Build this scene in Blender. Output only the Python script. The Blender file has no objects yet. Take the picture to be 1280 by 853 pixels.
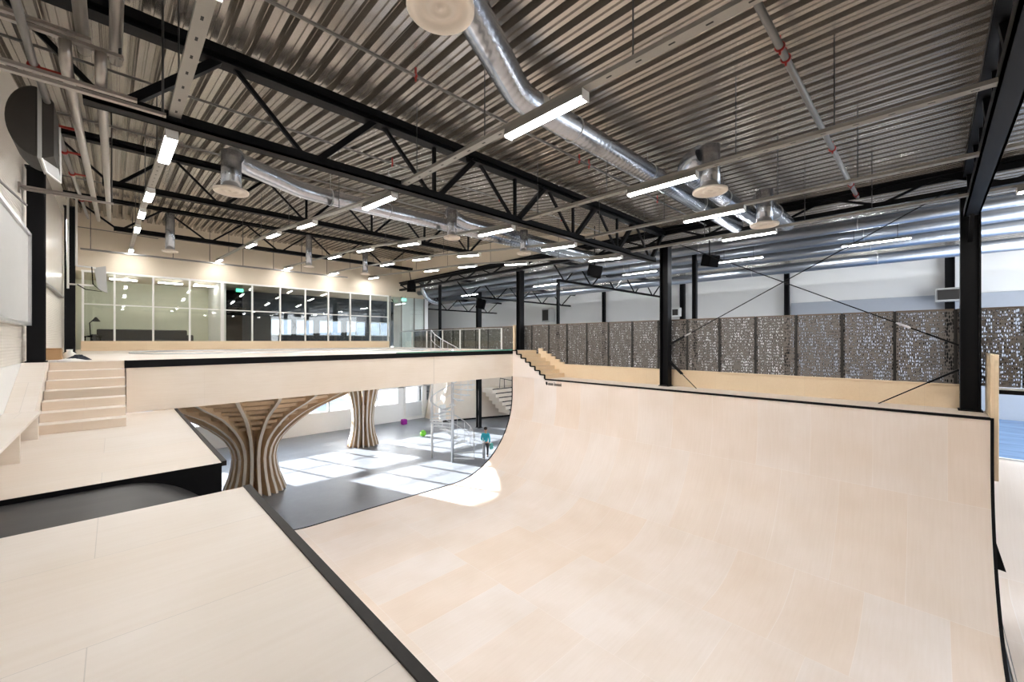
import bpy, math, random
from mathutils import Vector, Matrix
random.seed(7)
PI = math.pi
E = 5.73            # eye height above the hall floor; the shapes below give heights relative to the eye
S = bpy.context.scene
C = S.collection

# ------------------------------------------------------------------ helpers
class MB:
    """collects shapes, in hall coordinates with heights relative to the eye"""
    def __init__(s): s.v = []; s.f = []; s.sm = []; s.uv = None
    def add(s, vs, fs, smooth=False):
        o = len(s.v); s.v += [tuple(p) for p in vs]
        s.f += [tuple(i + o for i in f) for f in fs]; s.sm += [smooth] * len(fs)
    def box(s, x0, x1, y0, y1, z0, z1):
        x0, x1 = min(x0, x1), max(x0, x1); y0, y1 = min(y0, y1), max(y0, y1); z0, z1 = min(z0, z1), max(z0, z1)
        s.add([(x0,y0,z0),(x1,y0,z0),(x1,y1,z0),(x0,y1,z0),(x0,y0,z1),(x1,y0,z1),(x1,y1,z1),(x0,y1,z1)],
              [(0,3,2,1),(4,5,6,7),(0,1,5,4),(1,2,6,5),(2,3,7,6),(3,0,4,7)])
    def bar(s, p, q, w, h, up=(0,0,1)):
        p = Vector(p); q = Vector(q); d = (q - p).normalized(); up = Vector(up)
        if abs(d.dot(up)) > .98: up = Vector((0,1,0))
        a = d.cross(up).normalized() * w / 2; b = a.cross(d).normalized() * h / 2
        vs = [p-a-b, p+a-b, p+a+b, p-a+b, q-a-b, q+a-b, q+a+b, q-a+b]
        s.add(vs, [(0,1,2,3),(7,6,5,4),(0,4,5,1),(1,5,6,2),(2,6,7,3),(3,7,4,0)])
    def tube(s, pts, r, n=10, cap=True, ridge=0):
        pts = [Vector(p) for p in pts]; m = len(pts); rs = r if isinstance(r, (list, tuple)) else [r] * m
        prev = None; vs = []
        for i in range(m):
            d = (pts[min(i+1,m-1)] - pts[max(i-1,0)]).normalized()
            u = prev if prev is not None else (Vector((0,0,1)) if abs(d.z) < .9 else Vector((1,0,0)))
            a = (u - d * u.dot(d)).normalized(); prev = a; b = d.cross(a)
            for k in range(n):
                t = 2 * PI * k / n; vs.append(pts[i] + (a * math.cos(t) + b * math.sin(t)) * rs[i])
        fs = [(i*n+k, i*n+(k+1)%n, (i+1)*n+(k+1)%n, (i+1)*n+k) for i in range(m-1) for k in range(n)]
        s.add(vs, fs, True)
        if cap:
            o = len(s.v) - m * n
            s.f.append(tuple(o + k for k in reversed(range(n)))); s.f.append(tuple(o + (m-1)*n + k for k in range(n))); s.sm += [False] * 2
    def lathe(s, c, prof, n=24, smooth=True, sx=1, sy=1):
        vs = [(c[0] + r * sx * math.cos(2*PI*k/n), c[1] + r * sy * math.sin(2*PI*k/n), c[2] + z) for r, z in prof for k in range(n)]
        fs = [(i*n+k, i*n+(k+1)%n, (i+1)*n+(k+1)%n, (i+1)*n+k) for i in range(len(prof)-1) for k in range(n)]
        s.add(vs, fs, smooth)
    def prism(s, poly, off):
        """closed polygon of 3-D points pushed by off"""
        n = len(poly); off = Vector(off); poly = [Vector(p) for p in poly]
        s.add(poly + [p + off for p in poly], [tuple(reversed(range(n))), tuple(range(n, 2*n))] + [(k, (k+1)%n, n+(k+1)%n, n+k) for k in range(n)])
    def ball(s, c, r, n=14, sx=1, sy=1, sz=1):
        m = n // 2
        s.lathe(c, [(max(1e-4, r * math.sin(PI*i/m)), -r * sz * math.cos(PI*i/m)) for i in range(m+1)], n, True, sx, sy)
    def build(s, name, mat, parent=None, at=None, bevel=0, label=None):
        o = Vector(parent.matrix_basis.translation) if parent is not None else None
        if parent is not None and parent.parent is not None: o = o + Vector(parent.parent.matrix_basis.translation)
        if o is None:
            if at is None:
                xs = [p[0] for p in s.v]; ys = [p[1] for p in s.v]; zs = [p[2] for p in s.v]
                at = ((min(xs)+max(xs))/2, (min(ys)+max(ys))/2, min(zs))
            o = Vector((at[0], at[1], at[2] + E))
        me = bpy.data.meshes.new(name)
        me.from_pydata([(p[0]-o.x, p[1]-o.y, p[2]+E-o.z) for p in s.v], [], s.f)
        me.polygons.foreach_set('use_smooth', s.sm)
        if s.uv:
            l = me.uv_layers.new(name='UVMap')
            for i, lp in enumerate(me.loops): l.data[i].uv = s.uv[lp.vertex_index]
        me.materials.append(mat); me.update()
        ob = bpy.data.objects.new(name, me); C.objects.link(ob)
        if parent is None: ob.location = o
        else: ob.parent = parent
        if bevel:
            b = ob.modifiers.new('edge', 'BEVEL'); b.width = bevel; b.segments = 2; b.limit_method = 'ANGLE'
        if label: ob['label'] = label
        return ob

def tag(o, label, cat, group=None, kind=None):
    o['label'] = label; o['category'] = cat
    if group: o['group'] = group
    if kind: o['kind'] = kind
    return o
def struct(o, label=None):
    o['kind'] = 'structure'
    if label: o['label'] = label
    return o
def thing(name, label, cat, at, group=None, kind=None):
    o = bpy.data.objects.new(name, None); C.objects.link(o); o.empty_display_size = .2
    o.location = (at[0], at[1], at[2] + E)
    return tag(o, label, cat, group, kind)
def dup(root, at, label, group=None):
    r = root.copy(); C.objects.link(r); r.location = (at[0], at[1], at[2] + E); r['label'] = label
    if group: r['group'] = group
    for ch in list(root.children):
        c = ch.copy(); C.objects.link(c); c.parent = r
        for g in list(ch.children):
            d = g.copy(); C.objects.link(d); d.parent = c
    return r
ORD = ['first','second','third','fourth','fifth','sixth','seventh','eighth','ninth','tenth','eleventh','twelfth','thirteenth','fourteenth','fifteenth']

# ------------------------------------------------------------------ materials
def srgb(r, g, b):
    f = lambda c: (c/255/12.92 if c/255 <= .04045 else ((c/255+.055)/1.055)**2.4)
    return (f(r), f(g), f(b), 1)
def M(name, col, rough=.5, metal=0, noise=0, nscale=6, bump=0, spec=.5, stretch=(1,1,1)):
    m = bpy.data.materials.new(name); m.use_nodes = True; nt = m.node_tree; b = nt.nodes['Principled BSDF']
    b.inputs['Base Color'].default_value = col; b.inputs['Roughness'].default_value = rough; b.inputs['Metallic'].default_value = metal
    b.inputs['Specular IOR Level'].default_value = spec
    if noise or bump:
        tc = nt.nodes.new('ShaderNodeTexCoord'); mp = nt.nodes.new('ShaderNodeMapping'); mp.inputs['Scale'].default_value = stretch
        nz = nt.nodes.new('ShaderNodeTexNoise'); nz.inputs['Scale'].default_value = nscale; nz.inputs['Detail'].default_value = 5
        nt.links.new(tc.outputs['Object'], mp.inputs['Vector']); nt.links.new(mp.outputs['Vector'], nz.inputs['Vector'])
        if noise:
            hv = nt.nodes.new('ShaderNodeMixRGB'); hv.blend_type = 'MIX'
            hv.inputs['Color1'].default_value = tuple(c*(1-noise) for c in col[:3]) + (1,)
            hv.inputs['Color2'].default_value = tuple(min(1, c*(1+noise)) for c in col[:3]) + (1,)
            nt.links.new(nz.outputs['Fac'], hv.inputs['Fac']); nt.links.new(hv.outputs['Color'], b.inputs['Base Color'])
        if bump:
            bp = nt.nodes.new('ShaderNodeBump'); bp.inputs['Strength'].default_value = bump; bp.inputs['Distance'].default_value = .02
            nt.links.new(nz.outputs['Fac'], bp.inputs['Height']); nt.links.new(bp.outputs['Normal'], b.inputs['Normal'])
    return m
def plywood(name, c1, c2, coords='Object', bw=1.22, rh=2.44, mortar=.0025, grain=(.6, 14, 14), rot=(0,0,0), rough=.42, gap=.80):
    """birch sheets with faint joints and grain"""
    m = bpy.data.materials.new(name); m.use_nodes = True; nt = m.node_tree; L = nt.links.new; b = nt.nodes['Principled BSDF']
    b.inputs['Roughness'].default_value = rough; b.inputs['Specular IOR Level'].default_value = .3
    tc = nt.nodes.new('ShaderNodeTexCoord'); mp = nt.nodes.new('ShaderNodeMapping'); mp.inputs['Rotation'].default_value = rot
    L(tc.outputs[coords], mp.inputs['Vector'])
    br = nt.nodes.new('ShaderNodeTexBrick'); br.inputs['Scale'].default_value = 1; br.inputs['Brick Width'].default_value = bw; br.inputs['Row Height'].default_value = rh
    br.inputs['Mortar Size'].default_value = mortar; br.inputs['Mortar Smooth'].default_value = .3; br.offset = .5
    br.inputs['Color1'].default_value = c1; br.inputs['Color2'].default_value = c2; br.inputs['Mortar'].default_value = tuple(c*gap for c in c1[:3]) + (1,)
    L(mp.outputs['Vector'], br.inputs['Vector'])
    mg = nt.nodes.new('ShaderNodeMapping'); mg.inputs['Scale'].default_value = grain; L(mp.outputs['Vector'], mg.inputs['Vector'])
    nz = nt.nodes.new('ShaderNodeTexNoise'); nz.inputs['Scale'].default_value = 1.6; nz.inputs['Detail'].default_value = 6; nz.inputs['Roughness'].default_value = .6
    L(mg.outputs['Vector'], nz.inputs['Vector'])
    rp = nt.nodes.new('ShaderNodeValToRGB'); rp.color_ramp.elements[0].position = .3; rp.color_ramp.elements[0].color = (.965,.955,.94,1)
    rp.color_ramp.elements[1].position = .62; rp.color_ramp.elements[1].color = (1,1,1,1); L(nz.outputs['Fac'], rp.inputs['Fac'])
    n2 = nt.nodes.new('ShaderNodeTexNoise'); n2.inputs['Scale'].default_value = .7; n2.inputs['Detail'].default_value = 2; L(mp.outputs['Vector'], n2.inputs['Vector'])
    r2 = nt.nodes.new('ShaderNodeValToRGB'); r2.color_ramp.elements[0].position = .35; r2.color_ramp.elements[0].color = (.95,.93,.90,1)
    r2.color_ramp.elements[1].position = .6; r2.color_ramp.elements[1].color = (1,1,1,1); L(n2.outputs['Fac'], r2.inputs['Fac'])
    x = nt.nodes.new('ShaderNodeMixRGB'); x.blend_type = 'MULTIPLY'; x.inputs['Fac'].default_value = 1
    y = nt.nodes.new('ShaderNodeMixRGB'); y.blend_type = 'MULTIPLY'; y.inputs['Fac'].default_value = 1
    L(br.outputs['Color'], x.inputs['Color1']); L(rp.outputs['Color'], x.inputs['Color2'])
    L(x.outputs['Color'], y.inputs['Color1']); L(r2.outputs['Color'], y.inputs['Color2']); L(y.outputs['Color'], b.inputs['Base Color'])
    return m
def emit(name, col, st):
    m = bpy.data.materials.new(name); m.use_nodes = True; nt = m.node_tree; b = nt.nodes['Principled BSDF']
    b.inputs['Base Color'].default_value = (.9,.9,.9,1); b.inputs['Emission Color'].default_value = col; b.inputs['Emission Strength'].default_value = st
    return m
def glass(name, tint=(1,1,1,1), refl=.12):
    m = bpy.data.materials.new(name); m.use_nodes = True; nt = m.node_tree; L = nt.links.new
    for n in list(nt.nodes): nt.nodes.remove(n)
    out = nt.nodes.new('ShaderNodeOutputMaterial'); t = nt.nodes.new('ShaderNodeBsdfTransparent'); g = nt.nodes.new('ShaderNodeBsdfGlossy')
    t.inputs['Color'].default_value = tint; g.inputs['Roughness'].default_value = .02; mx = nt.nodes.new('ShaderNodeMixShader')
    fr = nt.nodes.new('ShaderNodeLayerWeight'); fr.inputs['Blend'].default_value = .5
    pw = nt.nodes.new('ShaderNodeMath'); pw.operation = 'POWER'; pw.inputs[1].default_value = 4; L(fr.outputs['Facing'], pw.inputs[0])
    ad = nt.nodes.new('ShaderNodeMath'); ad.operation = 'MULTIPLY_ADD'; ad.inputs[1].default_value = .8; ad.inputs[2].default_value = refl; ad.use_clamp = True
    L(pw.outputs[0], ad.inputs[0]); L(ad.outputs[0], mx.inputs['Fac']); L(t.outputs[0], mx.inputs[1]); L(g.outputs[0], mx.inputs[2]); L(mx.outputs[0], out.inputs['Surface'])
    return m

W_RAMP = plywood('birch_riding_surface', (.86,.785,.735,1), (.855,.73,.63,1), 'UV', 1.22, 2.44, .006, (14,.7,1), gap=1.06)
W_DECK = plywood('birch_platform', (.81,.745,.685,1), (.80,.72,.645,1), 'Object', 2.44, 1.22, .003, (.7,12,12))
W_FASC = plywood('birch_fascia', (.85,.77,.68,1), (.84,.755,.66,1), 'Object', 5, 5, .001, (1,10,16), rough=.5)
W_STEP = plywood('birch_step', (.82,.70,.58,1), (.81,.685,.565,1), 'Object', 5, 5, .001, (1,12,12))
W_LEDGE = plywood('pine_ledge', (.86,.70,.50,1), (.84,.67,.47,1), 'Object', 1.22, 5, .0015, (12,.9,10), rot=(0,0,PI/2))
W_NOSE = M('pale_step_nosing', (.86,.79,.71,1), .4, noise=.04)
W_RIB = M('plywood_rib', (.72,.56,.38,1), .55, noise=.12, nscale=9, stretch=(1,1,6))
W_RIBEDGE = M('plywood_rib_edge', (.88,.83,.76,1), .5, noise=.05)
BLACK = M('black_steel', (.005,.005,.006,1), .5, .0, noise=.25, nscale=3, spec=.16)
TRIM = M('black_rubber_trim', (.006,.006,.007,1), .6, noise=.3, nscale=12, spec=.12)
COPE = M('dark_coping', (.022,.019,.017,1), .5, noise=.35, nscale=14, spec=.2)
ROLL = M('charcoal_roll_in', (.036,.034,.033,1), .45, noise=.45, nscale=2.2, stretch=(.6,3,3))
GALV = M('galvanised_steel', (.66,.67,.68,1), .34, .85, noise=.10, nscale=5)
GALVD = M('galvanised_track', (.30,.29,.27,1), .42, .6, noise=.08, nscale=8)
PIPE = M('steel_pipe', (.42,.39,.36,1), .36, .85, noise=.10, nscale=7)
ROD = M('dark_hanger_rod', (.05,.05,.05,1), .5, .3, noise=.1)
PIPED = M('grey_sprinkler_pipe', (.22,.215,.21,1), .42, .6, noise=.1)
RED = M('red_clamp', (.32,.02,.015,1), .45, noise=.1)
WHITE = M('white_paint', (.82,.82,.80,1), .5, noise=.03)
CREAM = M('cream_wall', (.66,.575,.455,1), .6, noise=.04, nscale=2)
WHITEWALL = M('white_wall', (.80,.80,.79,1), .6, noise=.03, nscale=1)
LOWWALL = M('white_facade_panel', (.88,.89,.89,1), .55, noise=.02)
DIFF = M('cream_diffuser', (.80,.71,.61,1), .5, noise=.02)
DARKROOM = M('dark_acoustic_wall', (.055,.064,.078,1), .8, noise=.7, nscale=40)
DARKGREY = M('dark_grey_unit', (.045,.041,.037,1), .55, 0, noise=.1, spec=.2)
GRILLE = M('speaker_grille', (.005,.005,.0055,1), .9, noise=.3, nscale=60, spec=.04)
SOFA = M('charcoal_upholstery', (.03,.03,.032,1), .8, noise=.2, nscale=30)
RUBBER = M('speaker_black', (.004,.004,.0045,1), .9, noise=.2, spec=.04)
GREYBOX = M('grey_box_paint', (.42,.42,.41,1), .5, noise=.05)
BRASS = M('brass_valve', (.55,.38,.10,1), .35, .9, noise=.1)
GREEN_GLASS = M('green_glass_edge', (.10,.34,.26,1), .25, noise=.1)
CARD = M('brown_cardboard', (.46,.29,.15,1), .8, noise=.1)
PAPER = M('white_paper', (.82,.80,.76,1), .8, noise=.04)
NAVY = M('dark_jacket_cloth', (.015,.018,.03,1), .9, noise=.3, nscale=20)
PURPLE = M('purple_cloth', (.30,.01,.28,1), .7, noise=.2)
LIME = M('lime_rubber', (.20,.62,.04,1), .5, noise=.1)
GLASS = glass('clear_glass', (.95,.975,.965,1), .06)
GLASSB = glass('balustrade_glass', (.93,.96,.95,1), .03)
GLASSW = glass('window_glass', (.97,.985,1,1), .04)
FILM = glass('sun_dimming_film', (.22,.23,.24,1), .06); nt = FILM.node_tree  # film added to dim the sun coming through the upper room windows
tl = nt.nodes.new('ShaderNodeBsdfTranslucent'); tl.inputs['Color'].default_value = (.20,.23,.27,1); mf = nt.nodes.new('ShaderNodeMixShader'); mf.inputs['Fac'].default_value = .55
om = [n for n in nt.nodes if n.type == 'OUTPUT_MATERIAL'][0]; old = om.inputs['Surface'].links[0].from_socket
nt.links.new(old, mf.inputs[1]); nt.links.new(tl.outputs[0], mf.inputs[2]); nt.links.new(mf.outputs[0], om.inputs['Surface'])
EXIT = emit('exit_sign_green', (.02,.55,.28,1), 1.2)
LAMP = emit('fluorescent_diffuser', (.99,.98,.965,1), 46)
LAMPA = emit('aisle_lamp_diffuser', (.93,.97,1,1), 75)
LAMPB = emit('office_lamp', (1,.97,.92,1), 24)

# concrete with blotches
def concrete(name, col, rough):
    m = M(name, col, rough, noise=.28, nscale=.9, spec=.5); nt = m.node_tree
    nz = [n for n in nt.nodes if n.type == 'TEX_NOISE'][0]; nz.inputs['Roughness'].default_value = .7; nz.inputs['Detail'].default_value = 9
    return m
CONC = concrete('polished_concrete', (.215,.235,.265,1), .36)
CONC2 = M('sky_reflection_floor', (.14,.27,.48,1), .25, noise=.75, nscale=3, stretch=(2.2,.25,1))  # blue sky reflection and its streaks put into the floor colour

# corrugated roof steel (seen from below)
ROOF = M('galvanised_roof_sheet', (.52,.485,.445,1), .27, .75, noise=.05, nscale=3, stretch=(6,.4,1))
# left wall: narrow horizontal ribs
WALLRIB = M('cream_ribbed_panel', (.74,.70,.63,1), .38, noise=.02)
nt = WALLRIB.node_tree; tc = nt.nodes.new('ShaderNodeTexCoord'); wv = nt.nodes.new('ShaderNodeTexWave'); wv.bands_direction = 'Z'; wv.inputs['Scale'].default_value = 6
bp = nt.nodes.new('ShaderNodeBump'); bp.inputs['Strength'].default_value = .35; bp.inputs['Distance'].default_value = .02
nt.links.new(tc.outputs['Object'], wv.inputs['Vector']); nt.links.new(wv.outputs['Fac'], bp.inputs['Height']); nt.links.new(bp.outputs['Normal'], nt.nodes['Principled BSDF'].inputs['Normal'])

# spiral duct: fine bands across x (object) -- bump only
def duct_mat(name, axis, bump=.26, rough=.24, col=(.46,.49,.54,1)):
    m = M(name, col, rough, 1.0, noise=.06, nscale=4); nt = m.node_tree
    tc = nt.nodes.new('ShaderNodeTexCoord'); wv = nt.nodes.new('ShaderNodeTexWave'); wv.bands_direction = axis; wv.inputs['Scale'].default_value = 2.6
    bp = nt.nodes.new('ShaderNodeBump'); bp.inputs['Strength'].default_value = bump; bp.inputs['Distance'].default_value = .006
    nt.links.new(tc.outputs['Object'], wv.inputs['Vector']); nt.links.new(wv.outputs['Fac'], bp.inputs['Height']); nt.links.new(bp.outputs['Normal'], nt.nodes['Principled BSDF'].inputs['Normal'])
    return m
DUCTX = duct_mat('spiral_duct', 'X'); DUCTY = duct_mat('spiral_duct_long', 'Y', .10, .34, (.33,.36,.41,1)); DUCTZ = duct_mat('spiral_duct_stub', 'Z')

# perforated screen: brown metal with real see-through holes
def perforated():
    m = bpy.data.materials.new('perforated_brown_metal'); m.use_nodes = True; nt = m.node_tree; L = nt.links.new
    b = nt.nodes['Principled BSDF']; b.inputs['Base Color'].default_value = (.17,.15,.132,1); b.inputs['Roughness'].default_value = .45; b.inputs['Metallic'].default_value = .3
    out = nt.nodes['Material Output']
    tc = nt.nodes.new('ShaderNodeTexCoord'); oi = nt.nodes.new('ShaderNodeObjectInfo'); cb = nt.nodes.new('ShaderNodeCombineXYZ'); L(oi.outputs['Random'], cb.inputs['Z'])
    sc = nt.nodes.new('ShaderNodeVectorMath'); sc.operation = 'SCALE'; sc.inputs['Scale'].default_value = 7; L(cb.outputs[0], sc.inputs[0])
    ad = nt.nodes.new('ShaderNodeVectorMath'); L(tc.outputs['Object'], ad.inputs[0]); L(sc.outputs[0], ad.inputs[1])
    mp = nt.nodes.new('ShaderNodeMapping'); mp.inputs['Scale'].default_value = (0, 30, 11); L(ad.outputs[0], mp.inputs['Vector'])
    vo = nt.nodes.new('ShaderNodeTexVoronoi'); vo.voronoi_dimensions = '3D'; vo.inputs['Scale'].default_value = 1; vo.inputs['Randomness'].default_value = .45; L(mp.outputs['Vector'], vo.inputs['Vector'])
    m2 = nt.nodes.new('ShaderNodeMapping'); m2.inputs['Scale'].default_value = (0, 9, 2.2); L(ad.outputs[0], m2.inputs['Vector'])
    nz = nt.nodes.new('ShaderNodeTexNoise'); nz.inputs['Scale'].default_value = 1; nz.inputs['Detail'].default_value = 3; L(m2.outputs['Vector'], nz.inputs['Vector'])
    # hole radius follows the large pattern
    mr = nt.nodes.new('ShaderNodeMapRange'); mr.inputs['From Min'].default_value = .33; mr.inputs['From Max'].default_value = .60; mr.inputs['To Min'].default_value = .14; mr.inputs['To Max'].default_value = .44
    L(nz.outputs['Fac'], mr.inputs['Value'])
    lt = nt.nodes.new('ShaderNodeMath'); lt.operation = 'LESS_THAN'; L(vo.outputs['Distance'], lt.inputs[0]); L(mr.outputs[0], lt.inputs[1])
    # a solid rim along the edges
    sp = nt.nodes.new('ShaderNodeSeparateXYZ'); L(tc.outputs['Object'], sp.inputs[0])
    ay = nt.nodes.new('ShaderNodeMath'); ay.operation = 'ABSOLUTE'; L(sp.outputs['Y'], ay.inputs[0])
    ey = nt.nodes.new('ShaderNodeMath'); ey.operation = 'LESS_THAN'; ey.inputs[1].default_value = .47; L(ay.outputs[0], ey.inputs[0])
    mu = nt.nodes.new('ShaderNodeMath'); mu.operation = 'MULTIPLY'; L(lt.outputs[0], mu.inputs[0]); L(ey.outputs[0], mu.inputs[1])
    s1 = nt.nodes.new('ShaderNodeMath'); s1.operation = 'SUBTRACT'; L(vo.outputs['Distance'], s1.inputs[0]); L(mr.outputs[0], s1.inputs[1])
    m3 = nt.nodes.new('ShaderNodeMapRange'); m3.inputs['From Min'].default_value = 0; m3.inputs['From Max'].default_value = .20; L(s1.outputs[0], m3.inputs['Value'])  # dark ring around each hole paints in depth shade
    cm = nt.nodes.new('ShaderNodeMixRGB'); cm.inputs['Color1'].default_value = (.012,.011,.010,1); cm.inputs['Color2'].default_value = (.185,.165,.148,1); L(m3.outputs[0], cm.inputs['Fac']); L(cm.outputs[0], b.inputs['Base Color'])
    t = nt.nodes.new('ShaderNodeBsdfTransparent'); mx = nt.nodes.new('ShaderNodeMixShader')
    L(mu.outputs[0], mx.inputs['Fac']); L(b.outputs[0], mx.inputs[1]); L(t.outputs[0], mx.inputs[2]); L(mx.outputs[0], out.inputs['Surface'])
    return m
PERF = perforated()
SCREENPOST = M('dark_screen_post', (.02,.018,.016,1), .5, noise=.2)
SCREENRIM = M('brown_screen_rim', (.16,.12,.09,1), .5, noise=.1)

# light track with slots
TRACK = M('slotted_track', (.33,.315,.285,1), .42, .5, noise=.05); nt = TRACK.node_tree; L = nt.links.new
tc = nt.nodes.new('ShaderNodeTexCoord'); sp = nt.nodes.new('ShaderNodeSeparateXYZ'); L(tc.outputs['Object'], sp.inputs[0])
fr = nt.nodes.new('ShaderNodeMath'); fr.operation = 'PINGPONG'; fr.inputs[1].default_value = .17; L(sp.outputs['Y'], fr.inputs[0])
l1 = nt.nodes.new('ShaderNodeMath'); l1.operation = 'LESS_THAN'; l1.inputs[1].default_value = .032; L(fr.outputs[0], l1.inputs[0])
ax = nt.nodes.new('ShaderNodeMath'); ax.operation = 'ABSOLUTE'; L(sp.outputs['X'], ax.inputs[0])
l2 = nt.nodes.new('ShaderNodeMath'); l2.operation = 'LESS_THAN'; l2.inputs[1].default_value = .011; L(ax.outputs[0], l2.inputs[0])
mu = nt.nodes.new('ShaderNodeMath'); mu.operation = 'MULTIPLY'; L(l1.outputs[0], mu.inputs[0]); L(l2.outputs[0], mu.inputs[1])
mc = nt.nodes.new('ShaderNodeMixRGB'); pb = nt.nodes['Principled BSDF']; old = pb.inputs['Base Color'].links[0].from_socket
L(mu.outputs[0], mc.inputs['Fac']); L(old, mc.inputs['Color1']); mc.inputs['Color2'].default_value = (.01,.01,.01,1); L(mc.outputs[0], pb.inputs['Base Color'])

# ------------------------------------------------------------------ shell
P = -1.6        # platform level
D = -.43        # upper deck level
F = -E          # hall floor
ROOFK = [(-7, 4.05), (6.73, 4.05), (14.07, 5.08), (21.4, 5.40), (25.6, 5.50)]
def roofz(y):
    for (a, za), (b, zb) in zip(ROOFK, ROOFK[1:]):
        if y <= b: return za + (zb - za) * (y - a) / (b - a)
    return ROOFK[-1][1]

b = MB(); b.box(-6, 34, -9, 44, F-.3, F); struct(b.build('floor', CONC), 'grey concrete hall floor with bright bands of sunlight')

def roof(name, x0, x1, knots, label):
    per = .285; prof = [(0,0),(.062,0),(.069,.02),(.094,.02),(.101,0),(.165,0),(.172,.12),(.18,.122),(.187,.24),(.205,.24),(.21,.225),(.222,.225),(.227,.24),(.258,.24),(.265,.122),(.273,.12)]
    n = int((x1 - x0) / per); xs = [(x0 + i*per + px, pz) for i in range(n) for px, pz in prof] + [(x0 + n*per, 0)]
    b = MB(); m = len(xs); vs = [(x, y, z + pz) for y, z in knots for x, pz in xs]
    b.add(vs, [(j*m+i, j*m+i+1, (j+1)*m+i+1, (j+1)*m+i) for j in range(len(knots)-1) for i in range(m-1)])
    # weather side: closed slab above the ribs
    k = len(knots); top = [(x, y, z + .40) for y, z in knots for x in (x0, x0 + n*per)]
    b.add(top, [(j*2, j*2+1, j*2+3, j*2+2) for j in range(k-1)])
    return struct(b.build(name, ROOF), label)
roof('ceiling', -1.45, 14.25, ROOFK, 'corrugated galvanised roof sheeting over the half pipe')
roof('ceiling_aisle', 14.32, 31.2, [(-9, 4.02), (44, 4.02)], 'corrugated roof sheeting beyond the long dark girder')

def wall(name, args, mat, label):
    b = MB(); b.box(*args); return struct(b.build(name, mat), label)
wall('wall_left', (-1.55, -1.30, -7, 26.72, F, 5.86), WALLRIB, 'cream ribbed wall along the left side')
b = MB(); b.box(-1.55, 16.0, 25.5, 25.7, 3.02, 5.86)
struct(b.build('wall_back', CREAM), 'cream wall band above the upper glazing')
wall('trim_shade', (25.96, 26.0, -9, 5.25, F, 2.02), M('blue_grey_shade_band', (.40,.43,.48,1), .55, noise=.03), 'blue-grey band added to darken the lower white wall')  # painted shade: band tones down the lower wall behind the screens
wall('wall_aisle_left', (16.2, 16.4, 26.75, 43.6, F, 4.3), WHITEWALL, 'wall closing the far aisle')
wall('wall_right', (26.0, 26.3, -9, 44, F, 4.3), WHITEWALL, 'white wall on the far side beyond the brown screens')
wall('wall_front', (-1.55, 14.2, -7.2, -7.0, F, 4.4), CREAM, 'cream wall behind the viewer')
wall('wall_far', (16.2, 26.3, 43.6, 43.9, F, 4.3), WHITEWALL, 'pale wall at the far end of the aisle')
b = MB(); b.prism([(14.24,6.75,4.0),(14.24,25.5,4.0),(14.24,25.5,5.55),(14.24,21.4,5.45),(14.24,14.07,5.13),(14.24,6.75,4.1)], (.06,0,0))
struct(b.build('wall_divider', CREAM), 'cream infill above the long girder')
# lower dado board of left wall
b = MB(); b.box(-1.30, -1.275, -4, 12.4, P, D); struct(b.build('baseboard_left', WHITE), 'white board along the foot of the left wall')

# ------------------------------------------------------------------ half pipe
XL, XR, R = 1.06, 13.0, 3.3; YN, YF = -.85, 13.3
prof = []
prof += [(XL + R - R*math.cos(t), F + .03 + R - R*math.sin(t)) for t in [PI/2*i/22 for i in range(23)]]
prof += [(XR - R + R*math.sin(t), F + .03 + R - R*math.cos(t)) for t in [PI/2*i/22 for i in range(23)]]
prof += [(XR, P)]
arc = [0]
for p, q in zip(prof, prof[1:]): arc.append(arc[-1] + math.dist(p, q))
hp = thing('half_pipe', 'huge birch plywood half pipe filling the middle of the hall', 'skate ramp', (7, 6.2, F))
b = MB(); ys = [YN + (YF-YN)*i/12 for i in range(13)]; m = len(prof)
b.add([(x, y, z) for y in ys for x, z in prof], [(j*m+i, j*m+i+1, (j+1)*m+i+1, (j+1)*m+i) for j in range(12) for i in range(m-1)], True)
b.uv = [(y - YN, a) for y in ys for a in arc]
# underside, so the ramp is a shell with thickness
o = len(b.v)
def off(i, t=.10):
    x, z = prof[i]; x0, z0 = prof[max(0,i-1)]; x1, z1 = prof[min(m-1,i+1)]; d = Vector((x1-x0, z1-z0)).normalized()
    return (x + d.y*t, z - d.x*t)
und = [off(i, .025) for i in range(m)]
b.add([(x, y, z) for y in (YN, YF) for x, z in und], [(i+1, i, m+i, m+i+1) for i in range(m-1)], True)
b.uv += [(0, 0)] * (2*m)
b.build('riding_surface', W_RAMP, hp)
def edge_strip(y0, y1, i0, i1, t0=.012, t1=-.09):
    b = MB(); A = [off(i, -t0) for i in range(i0, i1)]; B = [off(i, -t1) for i in range(i0, i1)]; n = len(A)
    b.add([(x, y0, z) for x, z in A] + [(x, y1, z) for x, z in A] + [(x, y1, z) for x, z in B] + [(x, y0, z) for x, z in B],
          [(r*n+i, r*n+i+1, ((r+1)%4)*n+i+1, ((r+1)%4)*n+i) for r in range(4) for i in range(n-1)] + [(0,n,2*n,3*n),(n-1,4*n-1,3*n-1,2*n-1)])
    return b
edge_strip(YF, YF+.05, 0, m).build('edge_trim', TRIM, hp, label='black trim along the far curved end')
edge_strip(YN-.05, YN, 0, m, .012, -.13).build('edge_trim', TRIM, hp, label='black trim along the near curved end')
b = MB(); b.box(XR-.015, XR+.05, YN, 11.36, P-.045, P+.012); b.build('coping', TRIM, hp, label='black coping along the right lip')
b = MB(); b.box(1.02, 1.085, -4, 5.27, P-.05, P+.012); b.build('coping', COPE, hp, label='dark coping along the near left lip')
b = MB(); b.box(1.02, 1.075, 6.53, 12.43, P-.05, P+.012); b.build('coping', COPE, hp, label='dark coping along the far left lip')
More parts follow.
